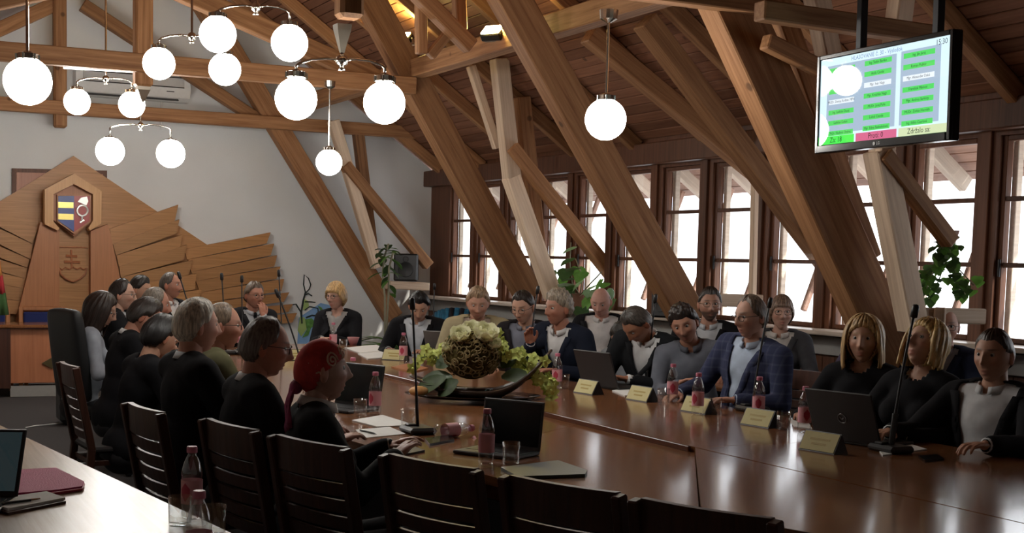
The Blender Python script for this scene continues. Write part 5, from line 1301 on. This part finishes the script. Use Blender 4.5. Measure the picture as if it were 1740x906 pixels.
    if st != 'none':
        if st == 'long':
            hv, hf = hair_mesh(hco, 'bob', .014); lv, lf = long_hair(hco, hair[2], px*.37, part=hair[3] if len(hair) > 3 else .75)
            n0 = len(hv); vv = list(map(tuple, hv))+lv; ff = list(hf)+[tuple(i+n0 for i in f) for f in lf]
            o = headchild('hair', vv, ff, hairm(hcol)); md = o.modifiers.new('s', 'SOLIDIFY'); md.thickness = .008; md.offset = 1
        elif st == 'scarf':
            hv, hf = hair_mesh(hco, 'scarf', .011); o = headchild('headscarf', hv, hf, hair[3])
            sc_ = o
            kb = MB().ball((0, -.105, -.055), (.035, .026, .028), 12, 8)
            path = [(.0, -.115, -.06), (.004, -.135, -.12), (.0, -.140, -.19), (-.01, -.125, -.26)]
            for k, (ox, ww) in enumerate(((.016, .034), (-.022, .03))):
                vs = []; fs2 = []
                for i in range(13):
                    tt = i/12; j = min(2, int(tt*3)); a = Vector(path[j]).lerp(Vector(path[j+1]), tt*3-j)
                    w_ = ww*(.45+.75*tt)
                    for q in range(5): vs.append(a+Vector((ox+(q-2)*w_/2, -.008*math.sin(q*1.7+tt*6), -.03*k*tt)))
                for i in range(12):
                    for q in range(4): b = i*5+q; fs2.append((b, b+1, b+6, b+5))
                kb.add(vs, fs2)
            tl = obj('scarf_tail', mesh_of('scarf_tail', kb.v, kb.f, hair[4], True), parent=o); md = tl.modifiers.new('s', 'SOLIDIFY'); md.thickness = .004
            # printed swirls
            bvh = BVHTree.FromPolygons([tuple(v) for v in hv], [f for f in hf if len(f) == 4])
            def printed(pts2, w_, mat):
                mbp = MB(); P = []
                for (a_, z_) in pts2:
                    dr = Vector((math.sin(a_), math.cos(a_), 0)); h_ = bvh.ray_cast(Vector((0, 0, z_))+dr*.3, -dr)
                    if h_[0] is not None: P.append(h_[0]+dr*.0006)
                if len(P) > 2: mbp.tube(P, w_, 5); obj('printed_swirl', mbp, mat, o, smooth=True)
            cr = plain('scarf_cream', (.62, .42, .30), rough=.8)
            for (ca, cz, r0, tw) in ((-1.15, .055, .30, 1), (-.35, .075, .22, -1), (-1.9, .03, .30, 1), (.5, .07, .25, 1), (1.3, .05, .3, -1)):
                printed([(ca+tw*(r0*(1-k/26))*math.cos(k*.52), cz+(.032*(1-k/26))*math.sin(k*.52)) for k in range(24)], .0042, cr)
            for (ca, cz) in ((-1.55, .0), (-.75, .04), (-1.35, -.02), (-2.4, -.0), (.1, .05)):
                printed([(ca+.03*k, cz+.012*math.sin(k*.5)+.004*k) for k in range(10)], .0036, cr)
        else:
            th_ = {'short': .013, 'crop': .007, 'grey_full': .020, 'curly': .030, 'wavy': .024, 'receding': .008, 'bald': .005, 'bob': .016, 'fringe': .022}[st]
            if len(hair) > 2: th_ = hair[2]
            hv, hf = hair_mesh(hco, st, th_, px*.11); headchild('hair', hv, hf, hairm(hcol))
    # ---- glasses
    if glasses is not None:
        g = MB()
        for s in (-1, 1):
            pts = [Vector((s*.032+.0225*math.copysign(abs(math.cos(a))**.6, math.cos(a)), .0965, .010+.0155*math.copysign(abs(math.sin(a))**.7, math.sin(a)))) for a in [2*PI*k/18 for k in range(19)]]
            g.tube(pts, .0018, 5); g.tube([(s*.054, .095, .018), (s*.078, .06, .018), (s*.083, -.005, .014), (s*.082, -.02, -.006)], .0016, 5)
        g.tube([(-.0105, .0975, .014), (0, .101, .017), (.0105, .0975, .014)], .0016, 5)
        go = headchild('glasses', g.v, g.f, glasses)
    # ---- clothes
    def cut(co, fs_, fn):
        return [f for f in fs_ if not fn(np.mean(co[list(f)], axis=0))]
    invn = np.array(inv); hipn = np.array(hip)
    def to_t(p): return (np.asarray(p)-hipn) @ invn.T+np.array([0, 0, .50])
    def garment(nm, g, sleeve, voxel, mat, vneck, thick, neck_r=.075, slv=1.0):
        mb = torso(MB(), g)
        if sleeve:
            for s in (-1, 1):
                el, wr, *_ = arm[s]
                mb.capsule(SH[s], el, .058+g*.6-.006*fem, .050+g*.4-.006*fem, 12)
                if not short_sleeve: mb.capsule(el, el.lerp(wr, .93*slv), .050+g*.4-.006*fem, .036+g*.4, 12)
        co, fs_ = remesh(mb, voxel, 2)
        # soft folds
        tl = to_t(co)
        fold = .004*np.sin(tl[:, 2]*42+3*np.sin(tl[:, 0]*14))*np.cos(tl[:, 0]*17+px)
        co = co+fold[:, None]*np.array(RTW @ Vector((0, .6, .2)))*.8
        tl = to_t(co)
        bv = BVHTree.FromPolygons([tuple(v) for v in tl], fs_)
        nbt = to_t(np.array(nb))
        def out(c):
            q = to_t(c)
            if (q[0]-nbt[0])**2+(q[1]-nbt[1]-.01)**2 < neck_r**2 and q[2] > 1.02: return True
            if vneck is not None and q[1] > .02 and q[2] > vneck and abs(q[0]) < vw*.105*((q[2]-vneck)/(1.06-vneck))**.8: return True
            if vneck is not None and q[1] > .02 and q[2] <= vneck and abs(q[0]) < .004: return True
            return False
        fs2 = cut(co, fs_, out)
        o = obj(nm, mesh_of(nm, co, fs2, mat, True), parent=t)
        md = o.modifiers.new('s', 'SOLIDIFY'); md.thickness = thick; md.offset = 1
        return o, bv, nbt
    def strip(nm, bv, pts, w0, w1, mat, lift, par=t):
        """a cloth strip laid on the chest along points (x, z)"""
        vs = []; fs_ = []
        for i, (x, z) in enumerate(pts):
            tt = i/(len(pts)-1); w_ = w0+(w1-w0)*tt
            for k in (-1, 0, 1):
                h_ = bv.ray_cast(Vector((x+k*w_/2, .6, z)), Vector((0, -1, 0)))
                y = h_[0].y if h_[0] is not None else .1
                vs.append(hip+RTW @ (Vector((x+k*w_/2, y+lift, z))-Vector((0, 0, .50))))
        for i in range(len(pts)-1):
            for k in range(2): a = i*3+k; fs_.append((a, a+1, a+4, a+3))
        o = obj(nm, mesh_of(nm, vs, fs_, mat, True), parent=par); md = o.modifiers.new('s', 'SOLIDIFY'); md.thickness = .004; md.offset = 0
        return o
    if jacket is not None:
        jm = cloth(jacket, jkind)
        jo, bv, nbt = garment('jacket' if vz is not None else 'top', .010, True, .016, jm, vz, .007, .066)
        if vz is not None:
            for s in (-1, 1):
                strip('lapel', bv, [(s*(.012+vw*.100*k/5), vz-.01+(1.035-vz)*k/5) for k in range(6)], .030, .05, jm, .009, jo)
    if shirt is not None and shirt_front:
        sm = cloth(shirt)
        so, bv2, nbt = garment('shirt', .0, jacket is None, .018, sm, None if not (jacket is None and vz) else vz, .004, .060)
        if collar:
            n = 22; vs = []; fs_ = []
            axis = (nd*.7+RT @ Vector((0, 0, .3))).normalized(); xr = RTW @ Vector((1, 0, 0)); yr = axis.cross(xr).normalized(); xr = yr.cross(axis)
            for i in range(n+1):
                a = .22+(2*PI-.44)*i/n; cx_, sx_ = math.cos(a), math.sin(a)
                for (rr, hh) in ((.068, -.018), (.065, .028), (.070, .030), (.082, -.004)):
                    rr += .008*fat; drop = -.020*max(0, cx_)
                    vs.append(nb+xr*(sx_*rr)+yr*(cx_*rr*1.02+.012)+axis*(hh+drop+collar_up))
            for i in range(n):
                for k in range(3): a = i*4+k; fs_.append((a, a+4, a+5, a+1))
            co_ = obj('collar', mesh_of('collar', vs, fs_, sm, True), parent=so); md = co_.modifiers.new('s', 'SOLIDIFY'); md.thickness = .003
        if tie:
            tm = cloth(tie)
            strip('tie', bv2, [(0, 1.035-(.40)*k/8) for k in range(9)], .030, .07, tm, .010)
            obj('tie_knot', MB().ball(nb+RTW @ Vector((0, .085, -.022)), (.019, .014, .019), 10, 8, RTW), tm, t, smooth=True)
        if jacket is not None and cuffs:
            for s in (-1, 1):
                el, wr, *_ = arm[s]; dv = (wr-el).normalized()
                obj('shirt_cuff', MB().tube([el.lerp(wr, .90), el.lerp(wr, .90)+dv*.036], [.0345, .0335], 14), sm, so, smooth=True)
    # ---- legs and shoes
    if legs:
        mb = MB()
        for s in (-1, 1):
            h_ = hip+Vector((s*.088, .0, -.015)); k_ = Vector((s*.12, .40, .47)); a_ = Vector((s*.12, .34, .10))
            mb.capsule(h_, k_, .082, .062, 10); mb.capsule(k_, a_, .060, .045, 10)
        mb.ball(hip+Vector((0, -.02, -.0)), (.17, .13, .11), 12, 8)
        co, fs_ = remesh(mb, .026, 1); obj('trousers', mesh_of('trousers', co, fs_, TROUS, True), parent=t)
        for s in (-1, 1):
            obj('shoe', MB().ball((s*.12, .40, .045), (.045, .13, .045), 10, 8).bbox((s*.12, .40, .010), (.085, .25, .02), .006), SHOE, t, smooth=False)
    PEOPLE.append(t)
    t['nodz'] = round(dz, 3)
    return t
BLK = (.010, .010, .012); NAVY = (.014, .018, .032); WHT = (.62, .62, .62); DK = (.022, .015, .011)
GLD = plain('spectacle_metal', (.25, .2, .14), rough=.25, metal=.8); GLB = plain('spectacle_dark', (.015, .012, .012), rough=.3)
SK1, SK2, SK3 = (.46, .25, .165), (.42, .20, .135), (.52, .31, .22)
REDSC = plain('scarf_red', (.42, .028, .022), rough=.8, noise=.35, nscale=22); PURSC = plain('scarf_purple', (.26, .03, .09), rough=.8, noise=.5, nscale=20)
D2 = lambda *a: dict(px=a)
# --- near side, from the camera towards the presidium
person('woman in a red swirl-print headscarf and black cardigan, turned right', 548, 632, 5.25, -10, head=(4, -2, 0), lean=4, hair=('scarf', (.10, .05, .03), 0, REDSC, PURSC), jacket=BLK, shirt=(.55, .52, .48), skin=(.50, .29, .215), fem=1, vz=None, collar=True, brow=(.16, .09, .06), hands={1: dict(w=(.12, .33, .80)), -1: dict(w=(-.16, .36, .80))}, size=1.0, shoulders=1.2, collar_up=.022)
person('man in dark glasses and black suit beside the headscarf woman', 452, 592, 5.6, 0, head=(-16, 10, 0), lean=6, hair=('receding', (.13, .11, .095), .011), jacket=(.014, .015, .018), shirt=WHT, glasses=GLB, skin=SK2, fat=.12, brow=(.10, .08, .07), beard=('goatee', (.16, .12, .10), .35))
person('stout grey-haired man in black seen from behind at left', 335, 556, 6.2, 8, head=(-2, 2, 0), lean=2, hair=('grey_full', (.52, .47, .39), .013), jacket=BLK, shirt=(.5, .52, .54), skin=(.50, .255, .18), fat=.22, brow=(.35, .3, .26), shoulders=1.08)
person('man in an olive jacket holding clasped hands before his chin', 378, 556, 7.1, 0, head=(-12, 4, 0), lean=8, hair=('receding', (.17, .12, .08), .009), jacket=(.10, .095, .05), shirt=(.35, .36, .34), glasses=GLB, skin=SK2, hands={1: dict(w=(-.02, .30, .93), dir=(-.25, .2, 1), back=(1, -.2, 0), curl=.8), -1: dict(w=(.02, .31, .92), dir=(.3, .2, 1), back=(-1, .2, 0), curl=.8)})
person('dark-haired sitter mostly hidden behind the grey-haired man', 272, 575, 7.8, 10, head=(10, 22, 0), lean=14, hair=('grey_full', (.012, .010, .010), .02), jacket=BLK, shirt=None, skin=SK1)
person('man in black suit with white collar bowing over the table', 246, 540, 8.5, 5, head=(-18, 32, 0), lean=10, hair=('short', (.03, .022, .018), .015), jacket=BLK, shirt=WHT, skin=SK2, fat=.1)
person('woman with long dark hair in a light grey shirt at far left', 172, 528, 9.5, 0, head=(-22, 22, 0), lean=8, hair=('long', (.028, .016, .012), .20, .85), jacket=None, shirt=(.30, .32, .36), skin=(.48, .27, .19), fem=1, vz=None, glasses=GLB, collar=True, hands={1: dict(w=(.20, .30, .76)), -1: dict(w=(-.10, .36, .80))})
person('grey-haired man whose crown shows behind the bowed man', 264, 519, 9.6, 5, head=(-10, 10, 0), lean=6, hair=('receding', (.17, .14, .11), .009), jacket=BLK, shirt=WHT, skin=SK2)
person('man with slick dark hair and glasses behind the long-haired woman', 208, 502, 11.0, -10, head=(-10, 6, 0), lean=4, hair=('receding', (.020, .014, .012), .014), jacket=BLK, shirt=(.30, .32, .34), tie=(.03, .02, .02), glasses=GLB, skin=(.52, .31, .23))
person('dark-haired man half hidden, right of the man with slick hair', 238, 494, 11.9, -20, head=(-16, 14, 0), lean=6, hair=('short', (.018, .013, .011), .014), jacket=BLK, shirt=WHT, skin=SK1)
person('balding man with a moustache raising a hand by his cheek', 290, 486, 12.6, -55, head=(22, 2, 0), lean=2, hair=('receding', (.07, .055, .045), .008), jacket=BLK, shirt=WHT, skin=SK2, beard=('moustache', (.06, .045, .035), .95), hands={-1: dict(w=(-.06, .24, .99), dir=(.1, .0, 1), back=(0, -1, 0), curl=.25)})
# --- head of the table
person('man in glasses and dark suit resting his chin on a raised hand', 432, 503, 12.6, -80, head=(8, 6, 0), lean=4, hair=('short', (.10, .065, .042), .014), jacket=(.014, .014, .016), shirt=(.42, .44, .47), tie=(.015, .015, .018), glasses=GLB, skin=SK2, shoulders=1.1, fat=.1, hands={-1: dict(w=(-.02, .235, 1.005), dir=(.0, -.25, 1), back=(0, 1, .2), curl=.75), 1: dict(w=(.20, .36, .82))})
person('blond short-haired woman in black with a patterned scarf', 571, 505, 12.5, -130, head=(-14, 4, 0), lean=7, hair=('fringe', (.50, .32, .14), .020), jacket=BLK, shirt=(.35, .34, .33), glasses=GLB, skin=(.50, .29, .22), fem=1, vz=.86, collar=False, hands={1: dict(w=(.02, .42, .82)), -1: dict(w=(-.10, .40, .82))}, shoulders=1.05)
# --- window side
person('black-haired man in dark suit bowing his head by the blue object', 712, 522, 11.4, -128, head=(16, 34, 0), lean=6, hair=('short', (.012, .010, .010), .020), jacket=BLK, shirt=(.50, .53, .57), skin=SK1, vz=.66, vw=1.15, shoulders=1.08)
person('man in a beige blazer and dark tie behind the flowers', 812, 516, 10.4, -118, head=(4, 22, 0), lean=5, hair=('grey_full', (.34, .23, .14), .016), jacket=(.36, .31, .19), shirt=(.42, .34, .28), tie=(.02, .012, .012), skin=(.50, .27, .19), fat=.2, shoulders=1.12)
person('dark-haired man in grey shirt and dark blazer looking down left', 889, 523, 9.95, -135, head=(-8, 22, 0), lean=5, hair=('short', (.025, .018, .014), .011), jacket=(.016, .014, .016), shirt=(.17, .18, .22), skin=(.52, .30, .21), vz=.66, vw=1.2, glasses=GLB)
person('man with curly grey hair in navy leaning over to his neighbour', 948, 524, 9.5, -158, head=(-10, 8, -6), lean=20, roll=-4, hair=('wavy', (.30, .25, .19), .022), jacket=NAVY, shirt=WHT, skin=SK2, shoulders=1.08, hands={1: dict(w=(.10, .36, .99), dir=(-.2, .5, .8), back=(.6, -.2, .3), curl=.5), -1: dict(w=(-.2, .40, .82))})
person('man in black suit bowing deeply over his phone', 1082, 552, 8.75, -150, head=(-22, 52, -6), lean=20, roll=-5, hair=('short', (.07, .06, .052), .013), jacket=(.013, .014, .016), shirt=WHT, skin=(.42, .20, .12), shoulders=1.12, hands={-1: dict(w=(-.05, .44, .83), curl=.7), 1: dict(w=(.16, .42, .83), curl=.7)}, nose=.8)
person('sitter in a light shirt bent forward left of the bowing man', 1060, 575, 9.3, -140, head=(-10, 45, 0), lean=26, hair=('short', (.05, .045, .04)), jacket=None, shirt=(.34, .36, .39), skin=SK1, hands={1: dict(w=(.26, .34, .84)), -1: dict(w=(-.08, .40, .84))}, vz=None)
person('dark-haired man in grey sleeves leaning his head sideways', 1163, 552, 8.6, -125, head=(-6, 20, 16), lean=14, roll=6, hair=('wavy', (.026, .018, .015), .022), jacket=None, shirt=(.15, .16, .19), skin=(.42, .21, .14), vz=None, beard=('moustache', (.07, .05, .04), .5), hands={-1: dict(w=(-.34, .33, .90), dir=(-.3, .2, 1), back=(1, .3, .2), curl=.85), 1: dict(w=(.1, .38, .83))})
person('man in a blue plaid jacket and glasses turned to his neighbour', 1275, 540, 7.8, -172, head=(-2, 8, 0), lean=2, roll=-7, hair=('receding', (.13, .095, .07), .012), jacket=(.035, .042, .085), jkind='plaid', shirt=(.42, .50, .62), glasses=GLB, skin=(.46, .26, .19), shoulders=1.24, fat=.12, vz=.66, vw=1.15, hands={1: dict(w=(.20, .34, .82)), -1: dict(w=(-.24, .30, .82))})
person('blonde woman with straight shoulder-length hair in black, left of two', 1467, 578, 7.05, -150, head=(12, 2, 0), lean=2, hair=('long', (.50, .33, .15), .150, .98), jacket=BLK, shirt=None, skin=(.52, .30, .21), fem=1, vz=None, collar=False, hands={-1: dict(w=(-.18, .36, .81)), 1: dict(w=(.20, .34, .81))})
person('blonde woman with a bob tilting her head up, right of two', 1572, 586, 6.6, -165, head=(-8, -20, 0), lean=-3, hair=('long', (.64, .44, .18), .115, 1.02), jacket=BLK, shirt=(.5, .47, .36), skin=(.54, .32, .23), fem=1, vz=None, collar=False)
person('stern short-haired man in dark suit and open white shirt at right', 1688, 606, 6.2, -168, head=(6, 4, 0), lean=-4, hair=('crop', (.050, .032, .022), .009), jacket=(.012, .012, .014), shirt=(.56, .57, .58), skin=(.50, .28, .19), shoulders=1.14, fat=.14, vz=.52, vw=1.5, hands={-1: dict(w=(-.26, .40, .83), curl=.55), 1: dict(w=(.24, .40, .83), curl=.55)})
# --- second row along the windows
person('bald man in white shirt and black jacket looking down by the plant', 1021, 514, 11.0, -128, head=(-4, 26, 0), lean=2, hair=('bald', (.16, .10, .07)), jacket=BLK, shirt=(.60, .58, .57), skin=(.55, .30, .235), vz=.60, vw=1.35, fat=.1)
person('bearded man in black suit sitting against the windows', 1206, 519, 9.9, -130, head=(12, 2, 0), lean=0, hair=('short', (.035, .025, .020), .014), jacket=BLK, shirt=(.48, .50, .53), skin=(.44, .24, .17), beard=('full', (.045, .030, .024), .85), glasses=GLD, shoulders=1.1)
person('short-haired woman in rimless glasses behind the plaid jacket', 1328, 533, 9.75, -135, head=(14, 0, 0), lean=0, hair=('fringe', (.20, .13, .09), .014), jacket=(.05, .05, .055), shirt=(.50, .47, .44), skin=(.48, .28, .21), glasses=GLD, fem=.6, vz=.80)
person('person with dark curly hair behind the left blonde woman', 1488, 545, 9.0, -150, head=(-10, 0, 0), lean=0, hair=('curly', (.020, .014, .013), .034), jacket=(.07, .06, .10), shirt=None, skin=SK1, fem=1, vz=None, collar=False)
person('bald man in navy sitting behind the two blonde women', 1606, 557, 8.35, -150, head=(20, 4, 0), lean=0, hair=('bald', (.08, .055, .045)), jacket=(.020, .026, .05), shirt=(.3, .3, .34), skin=(.46, .25, .18), glasses=GLB, shoulders=1.1)
bpy.data.scenes.remove(TMP)
